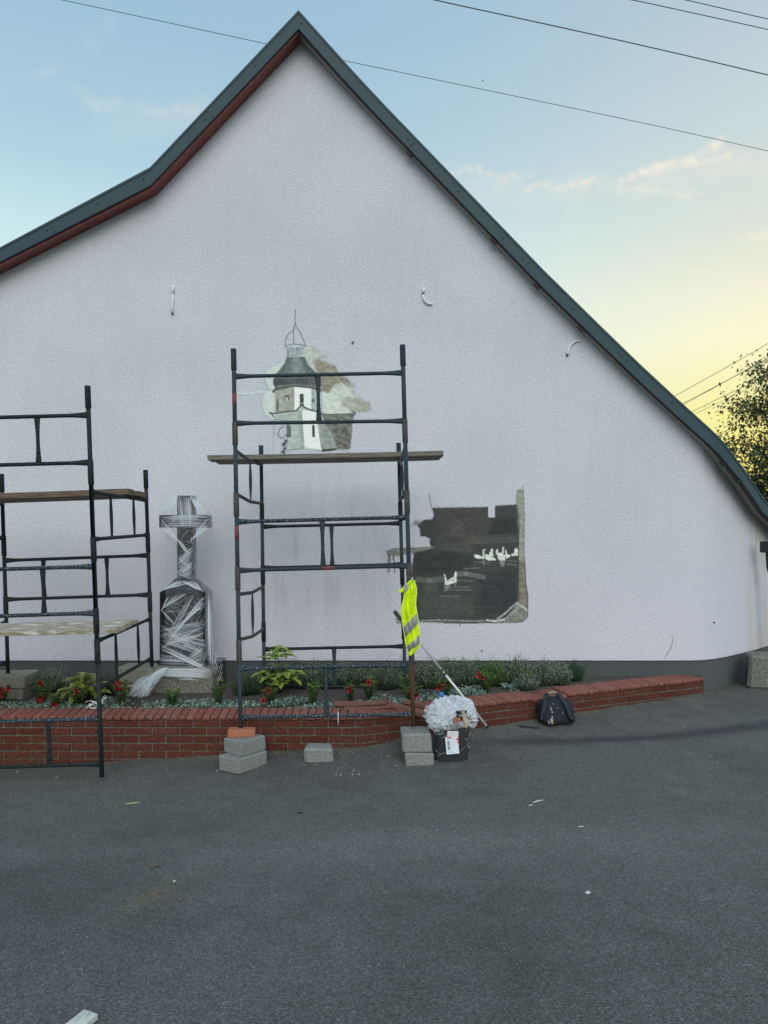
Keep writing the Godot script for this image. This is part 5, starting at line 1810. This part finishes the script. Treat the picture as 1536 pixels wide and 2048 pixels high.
# ================================================================ vest and pole
func build_vest_and_pole() -> void:
	var d := 6.93
	var base := at(820, 1312, d)
	var v := thing("safety_vest", "neon yellow safety vest with grey reflective bands hanging on the scaffold leg", "safety vest", base)
	# outline of the folded vest from top to bottom: row, left, right
	var rows := [[1160, 822, 828], [1167, 815, 830], [1176, 812, 832.5], [1186, 809, 833], [1198, 807.5, 831.5], [1210, 804.5, 831], [1222, 803, 833], [1234, 804, 835], [1246, 805.5, 836.5], [1258, 807, 838], [1270, 809, 839], [1282, 811, 839.5], [1292, 813, 839], [1300, 815.5, 832], [1306, 817.5, 826], [1311, 819.5, 821]]
	var shape := func(t: float, u: float, side: float) -> Vector3:
		# t along the rows, u 0..1 across
		var i := clampi(int(t), 0, rows.size() - 2)
		var f := t - i
		var py := lerpf(rows[i][0], rows[i + 1][0], f)
		var l := lerpf(rows[i][1], rows[i + 1][1], f)
		var r := lerpf(rows[i][2], rows[i + 1][2], f)
		# the bands run up to the right, so the rows are sheared
		var x := lerpf(l, r, u)
		var sk := 0.0
		var p := at(x, py + sk, d) - base
		var ed := sin(PI * clampf(u, 0.0, 1.0))
		var fold := 0.016 * sin(u * 9.0 + t * 0.55) + 0.013 * sin(u * 17.0 - t * 0.9 + 1.0) + 0.008 * sin(u * 5.0 + t * 2.1)
		p.z += side * (0.012 + 0.03 * pow(ed, 0.6)) + fold * ed
		return p
	var mk := func(t0: Callable, t1: Callable, st: SurfaceTool, lift: float) -> void:
		var nu := 14
		var nt := 40
		for j in nt:
			for i in nu:
				var q := []
				for e in [[i, j], [i + 1, j], [i + 1, j + 1], [i, j + 1]]:
					var u: float = float(e[0]) / nu
					var t: float = lerpf(t0.call(u), t1.call(u), float(e[1]) / nt)
					var p: Vector3 = shape.call(clampf(t, 0.0, 14.999), u, 1.0)
					p.z += lift
					q.append(p)
				quad(st, q[0], q[1], q[2], q[3], Vector3(0, 0, 1))
	var st := begin(true)
	mk.call(func(_u): return 0.0, func(_u): return 14.999, st, 0.0)
	# back panel
	for j in 30:
		for i in 8:
			var q := []
			for e in [[i, j], [i + 1, j], [i + 1, j + 1], [i, j + 1]]:
				var p: Vector3 = shape.call(e[1] / 30.0 * 14.999, e[0] / 8.0, -0.5)
				q.append(p)
			quad(st, q[0], q[1], q[2], q[3], Vector3(0, 0, -1))
	obj(st, "body", M.vest_cloth, v)
	# reflective bands, rising to the right
	for bnd in [[7.8, 9.5], [11.3, 12.9]]:
		st = begin(true)
		var t0: float = bnd[0]
		var t1: float = bnd[1]
		mk.call(func(u): return t0 - 2.3 * (u - 0.35), func(u): return t1 - 2.3 * (u - 0.35), st, 0.004)
		obj(st, "reflective_band", M.reflective, v)
	# piping along both edges
	for u in [0.0, 1.0]:
		st = begin(true)
		var pts := []
		for k in 31:
			var p: Vector3 = shape.call(k / 30.0 * 14.999, u, 1.0)
			pts.append(p)
		bar(st, pts, [0.006], 5)
		obj(st, "piping", M.vest_edge, v)
	# collar flap on the left with its grey tab
	st = begin(true)
	var fl := [at(818, 1168, d) - base, at(808, 1172, d) - base, at(797, 1181, d) - base, at(801, 1185, d) - base, at(809, 1182, d) - base, at(818, 1178, d) - base]
	for f in [[0, 0.012], [1, 0.02]]:
		pass
	var top := PackedVector3Array()
	var bot := PackedVector3Array()
	for k in [0, 1, 2]:
		top.append(fl[k] + Vector3(0, 0, 0.03))
		bot.append(fl[5 - k] + Vector3(0, 0, 0.036))
	for k in 2:
		quad(st, top[k], top[k + 1], bot[k + 1], bot[k], Vector3(0, 0, 1))
		quad(st, top[k] - Vector3(0, 0, 0.012), top[k + 1] - Vector3(0, 0, 0.004), bot[k + 1] - Vector3(0, 0, 0.004), bot[k] - Vector3(0, 0, 0.012), Vector3(0, 0, -1))
	obj(st, "collar", M.vest_cloth, v)
	st = begin()
	quad(st, at(808, 1171, d - 0.042) - base, at(818, 1168, d - 0.042) - base, at(816, 1180, d - 0.045) - base, at(806, 1183, d - 0.045) - base, Vector3(0, 0, 1))
	obj(st, "tab", M.reflective, v)
	st = begin(true)
	bar(st, [at(825, 1160, d - 0.01) - base, at(824, 1157, d) - base, at(826, 1155, d + 0.02) - base], [0.005, 0.006, 0.004], 6)
	obj(st, "hook", M.white_paint, v)

	# telescopic pole with a brush, leaning against the scaffold
	var foot := at(974, 1453, 7.72)
	foot.y = maxf(foot.y, ground_y(foot.x, 7.72) + 0.01)
	var tip := at(790, 1224, 7.63)
	var pole := thing("paint_pole", "long white telescopic pole with a brush leaning from asphalt to scaffold", "pole", foot)
	var e := tip - foot
	var joint := 0.475
	st = begin(true)
	bar(st, [Vector3.ZERO, e * joint], [0.0135], 10)
	obj(st, "outer_tube", M.aluminium, pole)
	st = begin(true)
	bar(st, [e * joint, e * 0.93], [0.0105], 10)
	obj(st, "inner_tube", M.aluminium, pole)
	for k in [0.455, 0.487]:
		st = begin(true)
		bar(st, [e * k, e * (k + 0.012)], [0.0155], 10)
		obj(st, "clamp_ring", M.black_plastic, pole)
	st = begin(true)
	bar(st, [e * 0.462, e * 0.487], [0.0145], 10)
	obj(st, "clamp", M.tan_patch, pole)
	st = begin(true)
	bar(st, [e * -0.008, e * 0.006], [0.015], 10)
	obj(st, "end_cap", M.black_plastic, pole)
	st = begin(true)
	bar(st, [e * 0.93, e * 0.965, e * 0.985, e * 1.01], [0.014, Vector2(0.02, 0.012), Vector2(0.022, 0.01), Vector2(0.016, 0.004)], 8, Vector3.UP)
	obj(st, "brush", M.worn_tube, pole)


# ================================================================ tub with plastic and rubbish
func build_tub() -> void:
	var g := ground_y(0.65, 7.0)
	var base := Vector3(0.625, g, -7.01)
	var t := thing("rubbish_tub", "black tub wrapped in clear plastic film and overflowing with packaging and wood scraps", "tub", base)
	# tub body: tapered, open top
	var st := begin()
	var ring := func(y: float, w: float, dp: float) -> PackedVector3Array:
		var p := PackedVector3Array()
		for k in 16:
			var an := TAU * k / 16.0 + TAU / 32.0
			var v := Vector2(cos(an), sin(an))
			v /= pow(pow(absf(v.x), 7.0) + pow(absf(v.y), 7.0), 1.0 / 7.0)
			p.append(Vector3(v.x * w, y, v.y * dp))
		return p
	loft(st, [ring.call(0.0, 0.145, 0.135), ring.call(0.012, 0.15, 0.14), ring.call(0.32, 0.166, 0.152), ring.call(0.335, 0.172, 0.158), ring.call(0.345, 0.172, 0.158), ring.call(0.345, 0.16, 0.146), ring.call(0.05, 0.145, 0.135)])
	obj(st, "tub", M.black_plastic, t)
	# film round the tub
	st = begin(true)
	loft(st, [ring.call(0.004, 0.158, 0.148), ring.call(0.1, 0.163, 0.152), ring.call(0.22, 0.17, 0.158), ring.call(0.3, 0.178, 0.166), ring.call(0.36, 0.176, 0.164)], false)
	obj(st, "plastic_film", M.tub_film, t)
	st = begin(true)
	for i in 30:
		var y0 := rng.randf_range(0.22, 0.36) if rng.randf() < 0.75 else rng.randf_range(0.0, 0.2)
		var x0 := rng.randf_range(-0.16, 0.16)
		if y0 < 0.2 and absf(x0) < 0.1:
			x0 = signf(x0) * rng.randf_range(0.11, 0.16)
		var a := Vector3(x0, y0, 0.17)
		var c := a + Vector3(rng.randf_range(-0.09, 0.09), rng.randf_range(-0.06, 0.05), 0.0)
		c.x = clampf(c.x, -0.165, 0.165)
		c.y = maxf(c.y, 0.003)
		strand(st, a, c, 0.0018 + 0.006 * pow(rng.randf(), 3.0), Vector3(0, 0, 1), rng.randf_range(0.0, 0.012))
	var ff := obj(st, "film_fold", M.film_folds, t)
	ff.set_meta("kind", "stuff")
	# crumpled clear sheets spilling over the rim
	var bn := noise(FastNoiseLite.TYPE_SIMPLEX, 4.6, 4, 31)
	bn.fractal_type = FastNoiseLite.FRACTAL_RIDGED
	for lump in [[Vector3(-0.085, 0.42, 0.05), Vector3(0.135, 0.115, 0.13)], [Vector3(0.03, 0.465, 0.0), Vector3(0.15, 0.09, 0.12)], [Vector3(0.12, 0.44, 0.03), Vector3(0.09, 0.1, 0.12)], [Vector3(-0.13, 0.38, 0.06), Vector3(0.08, 0.1, 0.1)], [Vector3(0.195, 0.37, 0.05), Vector3(0.04, 0.06, 0.05)], [Vector3(-0.02, 0.352, 0.1), Vector3(0.17, 0.05, 0.08)]]:
		st = begin(true)
		var rings := []
		for j in 19:
			var th := PI * (j + 0.02) / 18.04
			var p := PackedVector3Array()
			for k in 30:
				var ph := TAU * k / 30.0
				var n := Vector3(sin(th) * cos(ph), cos(th), sin(th) * sin(ph))
				var q: Vector3 = lump[0] + n * lump[1]
				var r := 1.0 + 0.42 * bn.get_noise_3dv(q * 2.0) + 0.2 * bn.get_noise_3dv(q * 5.0 + Vector3(3, 1, 2))
				p.append(lump[0] + n * lump[1] * r)
			rings.append(p)
		st.set_smooth_group(0xFFFFFFFF)
		loft(st, rings, false)
		obj(st, "crumpled_sheet", M.bag_film, t)
	st = begin(true)
	for i in 150:
		var c := Vector3(rng.randf_range(-0.18, 0.17), rng.randf_range(0.34, 0.53), 0.0)
		c.y -= 0.12 * pow(absf(c.x) / 0.18, 2.0) * (c.y - 0.3) / 0.2
		c.z = 0.16 - 0.5 * maxf(c.y - 0.42, 0.0) + rng.randf_range(-0.01, 0.03)
		var an := rng.randf() * TAU
		strand(st, c, c + Vector3(cos(an), sin(an) * 0.8, rng.randf_range(-0.3, 0.2)) * rng.randf_range(0.03, 0.09), 0.003 + 0.012 * pow(rng.randf(), 2.0), Vector3(0, 0.3, 1).normalized(), rng.randf_range(0.0, 0.02))
	ff = obj(st, "film_fold", M.film_folds, t)
	ff.set_meta("kind", "stuff")
	# what sticks out of it
	st = begin()
	block(st, T(Vector3(0.108, 0.40, 0.185), 0.3, -0.15, 0.14), Vector3(0.028, 0.15, 0.02), 0.003, 0.002, rng)
	obj(st, "wood_offcut", M.pale_wood, t)
	st = begin()
	block(st, T(Vector3(0.15, 0.40, 0.16), -0.4, 0.2, 0.5), Vector3(0.05, 0.1, 0.012), 0.003, 0.003, rng)
	obj(st, "card_scrap", M.brown_paper, t)
	st = begin()
	block(st, T(Vector3(0.035, 0.385, 0.19), 0.2, -0.2, -0.35), Vector3(0.055, 0.07, 0.008), 0.002, 0.004, rng)
	obj(st, "card_scrap", M.brown_paper, t)
	st = begin()
	block(st, T(Vector3(0.06, 0.40, 0.2), 0.3, -0.2, 0.5), Vector3(0.03, 0.022, 0.004), 0.001, 0.004, rng)
	obj(st, "tape_scrap", M.red_tape, t)
	st = begin()
	block(st, T(Vector3(0.085, 0.41, 0.15), 0.2, 0.1, 0.1), Vector3(0.09, 0.12, 0.03), 0.004, 0.006, rng)
	obj(st, "dark_scrap", M.black_plastic, t)
	st = begin()
	block(st, T(Vector3(-0.165, 0.45, 0.03), 0.3, -0.3, 0.5), Vector3(0.05, 0.04, 0.02), 0.004, 0.006, rng)
	obj(st, "wood_offcut", M.stained_wood, t)
	# paper labels; the printed lines and bar code are flat print
	var mk := func(called: String, img: Image, w: float, h: float, where: Transform3D) -> void:
		var m := StandardMaterial3D.new()
		m.albedo_texture = ImageTexture.create_from_image(img)
		m.roughness = 0.6
		m.texture_repeat = false
		var q := begin()
		var p := [Vector3(-w, h, 0), Vector3(w, h, 0), Vector3(w, -h, 0.004), Vector3(-w, -h, 0.004)]
		uvquad(q, [p[0] * 0.5, p[1] * 0.5, p[2] * 0.5 + Vector3(0, 0, 0.003), p[3] * 0.5 + Vector3(0, 0, 0.003)], [Vector2(0, 0), Vector2(1, 0), Vector2(1, 1), Vector2(0, 1)], Vector3(0, 0, 1))
		obj(q, called, m, t, where)
	var img := Image.create(128, 176, false, Image.FORMAT_RGB8)
	img.fill(Color(0.88, 0.9, 0.93))
	var y := 42
	while y < 134:
		var hh := 1 + rng.randi() % 4
		img.fill_rect(Rect2i(16, y, 27, hh), Color(0.16, 0.18, 0.24))
		y += hh + 1 + rng.randi() % 3
	for i in 7:
		img.fill_rect(Rect2i(56, 46 + i * 8, 18 + rng.randi() % 34, 2), Color(0.6, 0.63, 0.7))
	for i in 3:
		img.fill_rect(Rect2i(16, 14 + i * 8, 60 + rng.randi() % 30, 2), Color(0.62, 0.65, 0.7))
	for i in 3:
		img.fill_rect(Rect2i(18, 146 + i * 8, 40 + rng.randi() % 40, 2), Color(0.62, 0.65, 0.7))
	var im2 := Image.create(96, 64, false, Image.FORMAT_RGB8)
	im2.fill(Color(0.84, 0.83, 0.82))
	for i in 5:
		im2.fill_rect(Rect2i(12, 12 + i * 9, 30 + rng.randi() % 40, 2), Color(0.66, 0.66, 0.68))
	mk.call("shipping_label", im2, 0.1, 0.055, T(Vector3(0.002, 0.265, 0.182), 0.0, 0.0, -0.03))
	mk.call("shipping_label", img, 0.115, 0.155, T(Vector3(-0.005, 0.165, 0.19), 0.0, -0.05, 0.09))
	for s in [[-0.032, 0.236, 0.3], [0.052, 0.185, -1.1], [0.044, 0.225, 0.9]]:
		st = begin()
		block(st, T(Vector3(s[0], s[1], 0.192), 0.0, 0.0, s[2]), Vector3(0.035, 0.012, 0.002), 0.0006)
		obj(st, "red_tape", M.red_tape, t)
	# bottle behind
	var bx := at(883, 1391, 7.22)
	var bo := thing("water_bottle", "clear bottle with blue cap behind the wrapped tub", "bottle", Vector3(bx.x, ground_y(bx.x, 7.22), -7.22))
	var top := bx.y - bo.position.y
	st = begin(true)
	bar(st, [Vector3(0, 0, 0), Vector3(0, 0.02, 0), Vector3(0, top - 0.13, 0), Vector3(0, top - 0.04, 0), Vector3(0, top - 0.01, 0)], [0.04, 0.046, 0.046, 0.016, 0.014], 14)
	obj(st, "bottle", M.clear_plastic, bo)
	st = begin(true)
	bar(st, [Vector3(0, top - 0.015, 0), Vector3(0, top - 0.012, 0), Vector3(0, top + 0.028, 0), Vector3(0, top + 0.032, 0)], [0.018, 0.02, 0.02, 0.017], 12)
	obj(st, "bottle_cap", M.blue_plastic, bo)


# ================================================================ backpack
func build_backpack() -> void:
	var d := 8.02
	var x := (1114.0 - 768.0) * d / F
	var base := Vector3(x, ground_y(x, d), -d)
	var yaw := 0.32
	var bp := thing("backpack", "dark navy backpack leaning on the brick wall, straps to the front", "backpack", base, yaw)
	var n := noise(FastNoiseLite.TYPE_SIMPLEX_SMOOTH, 5.0, 3, 41)
	var body := func(v: Vector3, grow: float) -> Vector3:
		# v on the unit sphere -> slumped rounded box leaning back
		var w := v / pow(pow(absf(v.x), 5.5) + pow(absf(v.y), 5.5) + pow(absf(v.z), 4.0), 1.0 / 5.0)
		var p := Vector3(w.x * 0.186 * (1.0 - 0.03 * w.y), 0.135 + w.y * 0.135, w.z * (0.105 - 0.02 * w.y))
		p.y -= 0.03 * absf(w.x) * maxf(w.y, 0.0)
		p += v * (grow + 0.016 * n.get_noise_3dv(p * 2.2) + 0.006 * n.get_noise_3dv(p * 7.0))
		p.z -= (p.y) * 0.22
		return p
	var st := begin(true)
	var rings := []
	for j in 21:
		var th := PI * (j + 0.02) / 20.04
		var p := PackedVector3Array()
		for k in 32:
			var ph := TAU * k / 32.0
			p.append(body.call(Vector3(sin(th) * cos(ph), cos(th), sin(th) * sin(ph)), 0.0))
		rings.append(p)
	loft(st, rings)
	obj(st, "bag", M.navy_cloth, bp)
	var belt := func(pts: Array, w: float, called: String, m: Material) -> void:
		var s := begin(true)
		var rr := []
		for i in pts.size():
			var dir: Vector3 = (pts[mini(i + 1, pts.size() - 1)] - pts[maxi(i - 1, 0)]).normalized()
			var side := dir.cross(Vector3(0, 0, 1)).normalized()
			var ring := PackedVector3Array()
			for e in [[-1, -0.4], [-0.7, 0.5], [0, 1], [0.7, 0.5], [1, -0.4], [0, -0.8]]:
				ring.append(pts[i] + side * e[0] * w + Vector3(0, 0, 1) * e[1] * 0.012)
			rr.append(ring)
		loft(s, rr)
		obj(s, called, m, bp)
	var sf := func(px: float, py: float, lift: float) -> Vector3:
		# point on the front of the bag, from photo coordinates
		var q := at(px, py, d - 0.12) - base
		q = q.rotated(Vector3.UP, -yaw)
		var nx := clampf(q.x / 0.19, -0.98, 0.98)
		var ny := clampf((q.y - 0.135) / 0.14, -0.98, 0.98)
		var nz := pow(maxf(1.0 - pow(absf(nx), 5.5) - pow(absf(ny), 5.5), 0.02), 1.0 / 4.0)
		q.z = nz * (0.105 - 0.02 * ny) - q.y * 0.22 + lift
		return q
	# shoulder straps and lower webbing
	belt.call([sf.call(1107, 1392, 0.01), sf.call(1099, 1398, 0.03), sf.call(1092, 1410, 0.035), sf.call(1087, 1424, 0.03), sf.call(1083, 1438, 0.02)], 0.03, "shoulder_strap", M.navy_web)
	belt.call([sf.call(1128, 1391, 0.01), sf.call(1134, 1398, 0.03), sf.call(1139, 1412, 0.035), sf.call(1143, 1426, 0.03), sf.call(1146, 1440, 0.02)], 0.027, "shoulder_strap", M.navy_web)
	belt.call([sf.call(1107, 1391, 0.02), sf.call(1112, 1388, 0.025), sf.call(1120, 1388, 0.025), sf.call(1126, 1391, 0.02)], 0.009, "grab_handle", M.tan_patch)
	for q in [[1081, 1441], [1147, 1441]]:
		belt.call([sf.call(q[0], q[1] - 8, 0.03), sf.call(q[0], q[1] + 4, 0.03)], 0.014, "buckle", M.black_plastic)
	belt.call([sf.call(1100, 1436, 0.02), sf.call(1101, 1446, 0.02)], 0.018, "leather_tab", M.tan_patch)
	belt.call([sf.call(1094, 1440, 0.02), sf.call(1095, 1447, 0.02)], 0.008, "leather_tab", M.tan_patch)
	# loose strap on the ground
	var g := []
	for q in [[1080, 1444], [1070, 1449], [1058, 1451], [1046, 1453], [1038, 1454]]:
		var p := at(q[0], q[1], d - 0.16)
		p.y = ground_y(p.x, d - 0.16) + 0.006
		g.append((p - base).rotated(Vector3.UP, -yaw))
	var s := begin(true)
	bar(s, g, [Vector2(0.006, 0.013)], 6, Vector3.UP)
	obj(s, "loose_strap", M.navy_web, bp)
	# paint spots
	for q in [[1105, 1420, 0.008], [1106, 1425, 0.007], [1104, 1416, 0.005], [1112, 1410, 0.004], [1104, 1434, 0.008], [1121, 1418, 0.004], [1130, 1428, 0.004]]:
		s = begin(true)
		var c: Vector3 = sf.call(q[0], q[1], 0.012)
		bar(s, [c - Vector3(0, 0, 0.02), c], [q[2], q[2] * 0.7], 6)
		obj(s, "paint_spot", M.white_paint, bp)


# ================================================================ litter
func build_litter() -> void:
	var on := func(px: float, py: float) -> Vector3:
		# where the line of sight meets the asphalt
		var d := 2.0
		while d < 12.0:
			var p := at(px, py, d)
			if p.y <= ground_y(p.x, d):
				return Vector3(p.x, ground_y(p.x, d), -d)
			d += 0.01
		return at(px, py, 8.0)
	var sticks := [["yellow straw lying on the asphalt at the left", [252, 1610], [280, 1607], 0.005, M.straw, "straw"], ["pale twig lying on the asphalt right of the middle", [1066, 1607], [1086, 1602], 0.006, M.crumb, "twig"], ["short pale twig left of the longer one on the asphalt", [1058, 1613], [1066, 1611], 0.005, M.crumb, "twig"], ["thin pale twig on the asphalt below the other two", [1156, 1655], [1168, 1655], 0.004, M.crumb, "twig"], ["pinkish brick splinter at the foot of the brick wall left of the orange brick", [386, 1512], [404, 1508], 0.013, M.orange_brick, "brick splinter"]]
	for q in sticks:
		var a: Vector3 = on.call(q[1][0], q[1][1])
		var c: Vector3 = on.call(q[2][0], q[2][1])
		var st := begin(true)
		bar(st, [a + Vector3.UP * q[3], a.lerp(c, 0.5) + Vector3.UP * q[3] * 1.4, c + Vector3.UP * q[3]], [q[3] * 0.7, q[3], q[3] * 0.5], 6)
		var o := obj(st, q[5].replace(" ", "_"), q[4], self)
		tag(o, q[0], q[5])
	var pb: Vector3 = on.call(1175, 1789)
	loose("pebble", "light grey pebble lying alone on the asphalt, lower right", "pebble", M.crumb, Vector3(0.028, 0.014, 0.018), pb, 0.4, 61, "", 0.004, 0.002)
	var bc: Vector3 = on.call(601, 1627)
	loose("dark_chip", "small black chip on the asphalt below the single concrete block", "chip", M.black_rubber, Vector3(0.04, 0.008, 0.015), bc, 0.2, 62, "", 0.002, 0.002)
	var lf: Vector3 = on.call(303, 1738)
	var ls := begin(false)
	leaf(ls, Vector3(0, 0.004, 0), Vector3(0.6, 0.05, -0.8), 0.07, 0.03, 0.0, Color(0.16, 0.11, 0.075))
	var lo := obj(ls, "dry_leaf", M.leaf, self, T(lf + Vector3.UP * 0.002))
	tag(lo, "crushed dry brown leaf on the smear, left of the middle", "leaf")
	# hanging string on the lower rail
	var st := begin(true)
	bar(st, [at(676, 1424, 6.955), at(676.5, 1436, 6.95), at(676, 1450, 6.955)], [0.004, 0.005, 0.004], 5)
	var so := obj(st, "string", M.white_paint, self)
	tag(so, "short white string hanging from the middle scaffold's lowest rail", "string")
	# white crumbs of plaster over the yard
	var mm := MultiMesh.new()
	mm.transform_format = MultiMesh.TRANSFORM_3D
	var cs := begin()
	block(cs, Transform3D(), Vector3(1, 0.5, 0.8), 0.18, 0.1, rng)
	mm.mesh = done(cs)
	mm.instance_count = 420
	for i in 420:
		var x := rng.randf_range(-4.5, 5.0)
		var d := rng.randf_range(2.4, 8.6)
		if rng.randf() < 0.45:
			x = rng.randfn(-0.6, 0.8)
			d = rng.randf_range(6.5, 7.15)
		elif rng.randf() < 0.3:
			d = wall_line(clampf(x, -4, 4)) - rng.randf_range(0.02, 0.25)
		d = minf(d, wall_line(clampf(x, -9, 4.2)) - 0.02)
		var s := 0.003 + 0.006 * pow(rng.randf(), 3.0)
		if rng.randf() < 0.03:
			s = 0.014
		mm.set_instance_transform(i, Transform3D(Basis(Vector3.UP, rng.randf() * TAU).scaled(Vector3.ONE * s), Vector3(x, ground_y(x, d) + s * 0.2, -d)))
	var mi := MultiMeshInstance3D.new()
	mi.multimesh = mm
	mi.material_override = M.crumb
	mi.name = "plaster_crumbs"
	tag(mi, "white crumbs of plaster scattered over the asphalt", "crumbs", "", "stuff")
	add_child(mi)


# ================================================================ wires, bird
func wire(label: String, pts: Array, d0: float, d1: float, r: float, group: String) -> void:
	var c := Curve3D.new()
	var p := []
	for i in pts.size():
		p.append(at(pts[i].x, pts[i].y, lerpf(d0, d1, float(i) / (pts.size() - 1))))
	var line := []
	for i in p.size() - 1:
		var a: Vector3 = p[maxi(i - 1, 0)]
		var e: Vector3 = p[mini(i + 2, p.size() - 1)]
		for k in 6:
			line.append((p[i] as Vector3).cubic_interpolate(p[i + 1], a, e, k / 6.0))
	line.append(p[-1])
	var st := begin(true)
	bar(st, line, [r], 6)
	var o := obj(st, "overhead_wire", M.cable, self)
	tag(o, label, "wire", group)


func build_wires() -> void:
	var g := "overhead wires"
	wire("thin wire running behind the roof's peak across the whole sky", [Vector2(-100, -46), Vector2(125, 0), Vector2(525, 86), Vector2(692, 122), Vector2(1000, 186), Vector2(1300, 249), Vector2(1536, 302), Vector2(1680, 336)], 17, 21, 0.008, g)
	wire("thick dark wire in the upper right sky, nearest of all", [Vector2(700, -40), Vector2(870, 0), Vector2(1100, 50), Vector2(1320, 99), Vector2(1536, 150), Vector2(1680, 186)], 15, 18, 0.012, g)
	wire("lower of two short wires in the top right corner", [Vector2(1100, -30), Vector2(1265, 0), Vector2(1400, 29), Vector2(1536, 59), Vector2(1680, 92)], 16, 19, 0.010, g)
	wire("upper of two short wires in the top right corner", [Vector2(1250, -26), Vector2(1372, 0), Vector2(1536, 38), Vector2(1680, 72)], 16, 19, 0.010, g)
	wire("highest wire rising to the tree at the right", [Vector2(1290, 828), Vector2(1350, 792), Vector2(1440, 742), Vector2(1536, 687), Vector2(1640, 626)], 46, 34, 0.016, g)
	wire("second highest wire rising to the tree at the right", [Vector2(1310, 836), Vector2(1370, 805), Vector2(1450, 763), Vector2(1536, 716), Vector2(1640, 660)], 46, 34, 0.018, g)
	wire("third wire, close under the second, rising to the tree", [Vector2(1310, 840), Vector2(1370, 808), Vector2(1460, 758), Vector2(1536, 719), Vector2(1640, 667)], 46, 34, 0.012, g)
	wire("fourth wire from above, rising to the tree at the right", [Vector2(1330, 850), Vector2(1387, 822), Vector2(1450, 791), Vector2(1510, 763), Vector2(1620, 712)], 46, 36, 0.014, g)
	wire("fifth wire, just under the fourth, left of the tree", [Vector2(1330, 856), Vector2(1392, 827), Vector2(1450, 799), Vector2(1510, 771), Vector2(1620, 722)], 46, 36, 0.012, g)
	wire("upper of the two lowest wires behind the verge and tree", [Vector2(1380, 884), Vector2(1440, 865), Vector2(1500, 845), Vector2(1600, 812)], 48, 40, 0.013, g)
	wire("lowest wire of all, just above the verge beside the tree", [Vector2(1380, 889), Vector2(1440, 869), Vector2(1500, 850), Vector2(1600, 820)], 48, 40, 0.012, g)
	# bird far off
	var c := at(966, 162, 70.0)
	var bd := thing("bird", "small bird flying in the sky right of the gable's peak", "bird", c, 0.9)
	bd.rotation.z = 0.5
	var st := begin(true)
	bar(st, [Vector3(-0.16, -0.02, 0), Vector3(-0.08, 0, 0), Vector3(0.06, 0.015, 0), Vector3(0.13, 0.02, 0), Vector3(0.17, 0.015, 0)], [0.012, 0.04, 0.045, 0.028, 0.006], 8)
	obj(st, "body", M.bird_feather, bd)
	for s in [-1.0, 1.0]:
		st = begin()
		var tip := Vector3(-0.1, 0.05, 0.34 * s)
		quad(st, Vector3(0.07, 0.02, 0), Vector3(-0.06, 0.01, 0), Vector3(-0.1, 0.07, 0.16 * s), Vector3(0.03, 0.08, 0.16 * s), Vector3.UP)
		tri(st, Vector3(0.03, 0.08, 0.16 * s), Vector3(-0.1, 0.07, 0.16 * s), tip, Vector3.UP)
		obj(st, "wing", M.bird_feather, bd)


# ================================================================ trees
func tree(label: String, where: Vector3, height: float, radius: float, low: float, count: int, c: Color, tip: Color, ll: float, s: int) -> void:
	var r := RandomNumberGenerator.new()
	r.seed = s
	var t := thing("broadleaf_tree", label, "tree", where, 0.0, "trees behind the house")
	var tr := begin(true)
	bar(tr, [Vector3(0, -0.1, 0), Vector3(0.05, height * 0.3, 0.02), Vector3(-0.04, height * 0.6, 0), Vector3(0, height * 0.92, 0)], [radius * 0.1, radius * 0.075, radius * 0.045, 0.02], 9)
	var limbs := []
	for i in 26:
		var y := lerpf(low + 0.1, height * 0.86, i / 25.0)
		var a := i * 2.4
		var u := (y - low) / (height - low)
		var l := radius * (0.5 + 0.55 * sin(PI * clampf(0.16 + u * 0.84, 0, 1))) * r.randf_range(0.75, 1.05)
		var tip_p := Vector3(cos(a) * l, y + l * 0.35, sin(a) * l)
		bar(tr, [Vector3(0, y, 0), tip_p * Vector3(0.5, 1, 0.5) - Vector3(0, l * 0.1, 0), tip_p], [0.06, 0.035, 0.01], 5)
		limbs.append([Vector3(0, y, 0), tip_p])
	obj(tr, "trunk", M.bark, t)
	var st := begin(false)
	for i in count:
		var lm = limbs[r.randi() % limbs.size()]
		var u := 0.25 + 0.75 * sqrt(r.randf())
		var spread := radius * 0.24
		var p: Vector3 = (lm[0] as Vector3).lerp(lm[1], u) + Vector3(r.randfn(0, 1), r.randfn(0, 0.8), r.randfn(0, 1)) * spread * 0.6
		var v := r.randf()
		leaf(st, p, Vector3(r.randf_range(-1, 1), r.randf_range(-0.8, 0.6), r.randf_range(-1, 1)), ll * r.randf_range(0.7, 1.2), ll * 0.6, 0.3, c.lerp(tip, v) * r.randf_range(0.75, 1.2), 0.2)
	obj(st, "crown", M.leaf, t)


func build_trees() -> void:
	tree("tall green tree rising above the roof's lower right end", Vector3(12.9, 0, -22.5), 7.6, 2.3, 1.8, 22000, Color(0.1, 0.115, 0.045), Color(0.25, 0.22, 0.1), 0.115, 3)
	tree("darker low tree behind the rounded corner, under the tall one", Vector3(9.6, 0, -17.0), 4.1, 1.5, 0.4, 12000, Color(0.03, 0.055, 0.02), Color(0.08, 0.11, 0.035), 0.09, 4)
	tree("green tree standing furthest right, outside the house corner", Vector3(13.5, 0, -16.0), 5.6, 2.0, 0.8, 9000, Color(0.04, 0.065, 0.025), Color(0.09, 0.12, 0.04), 0.12, 5)
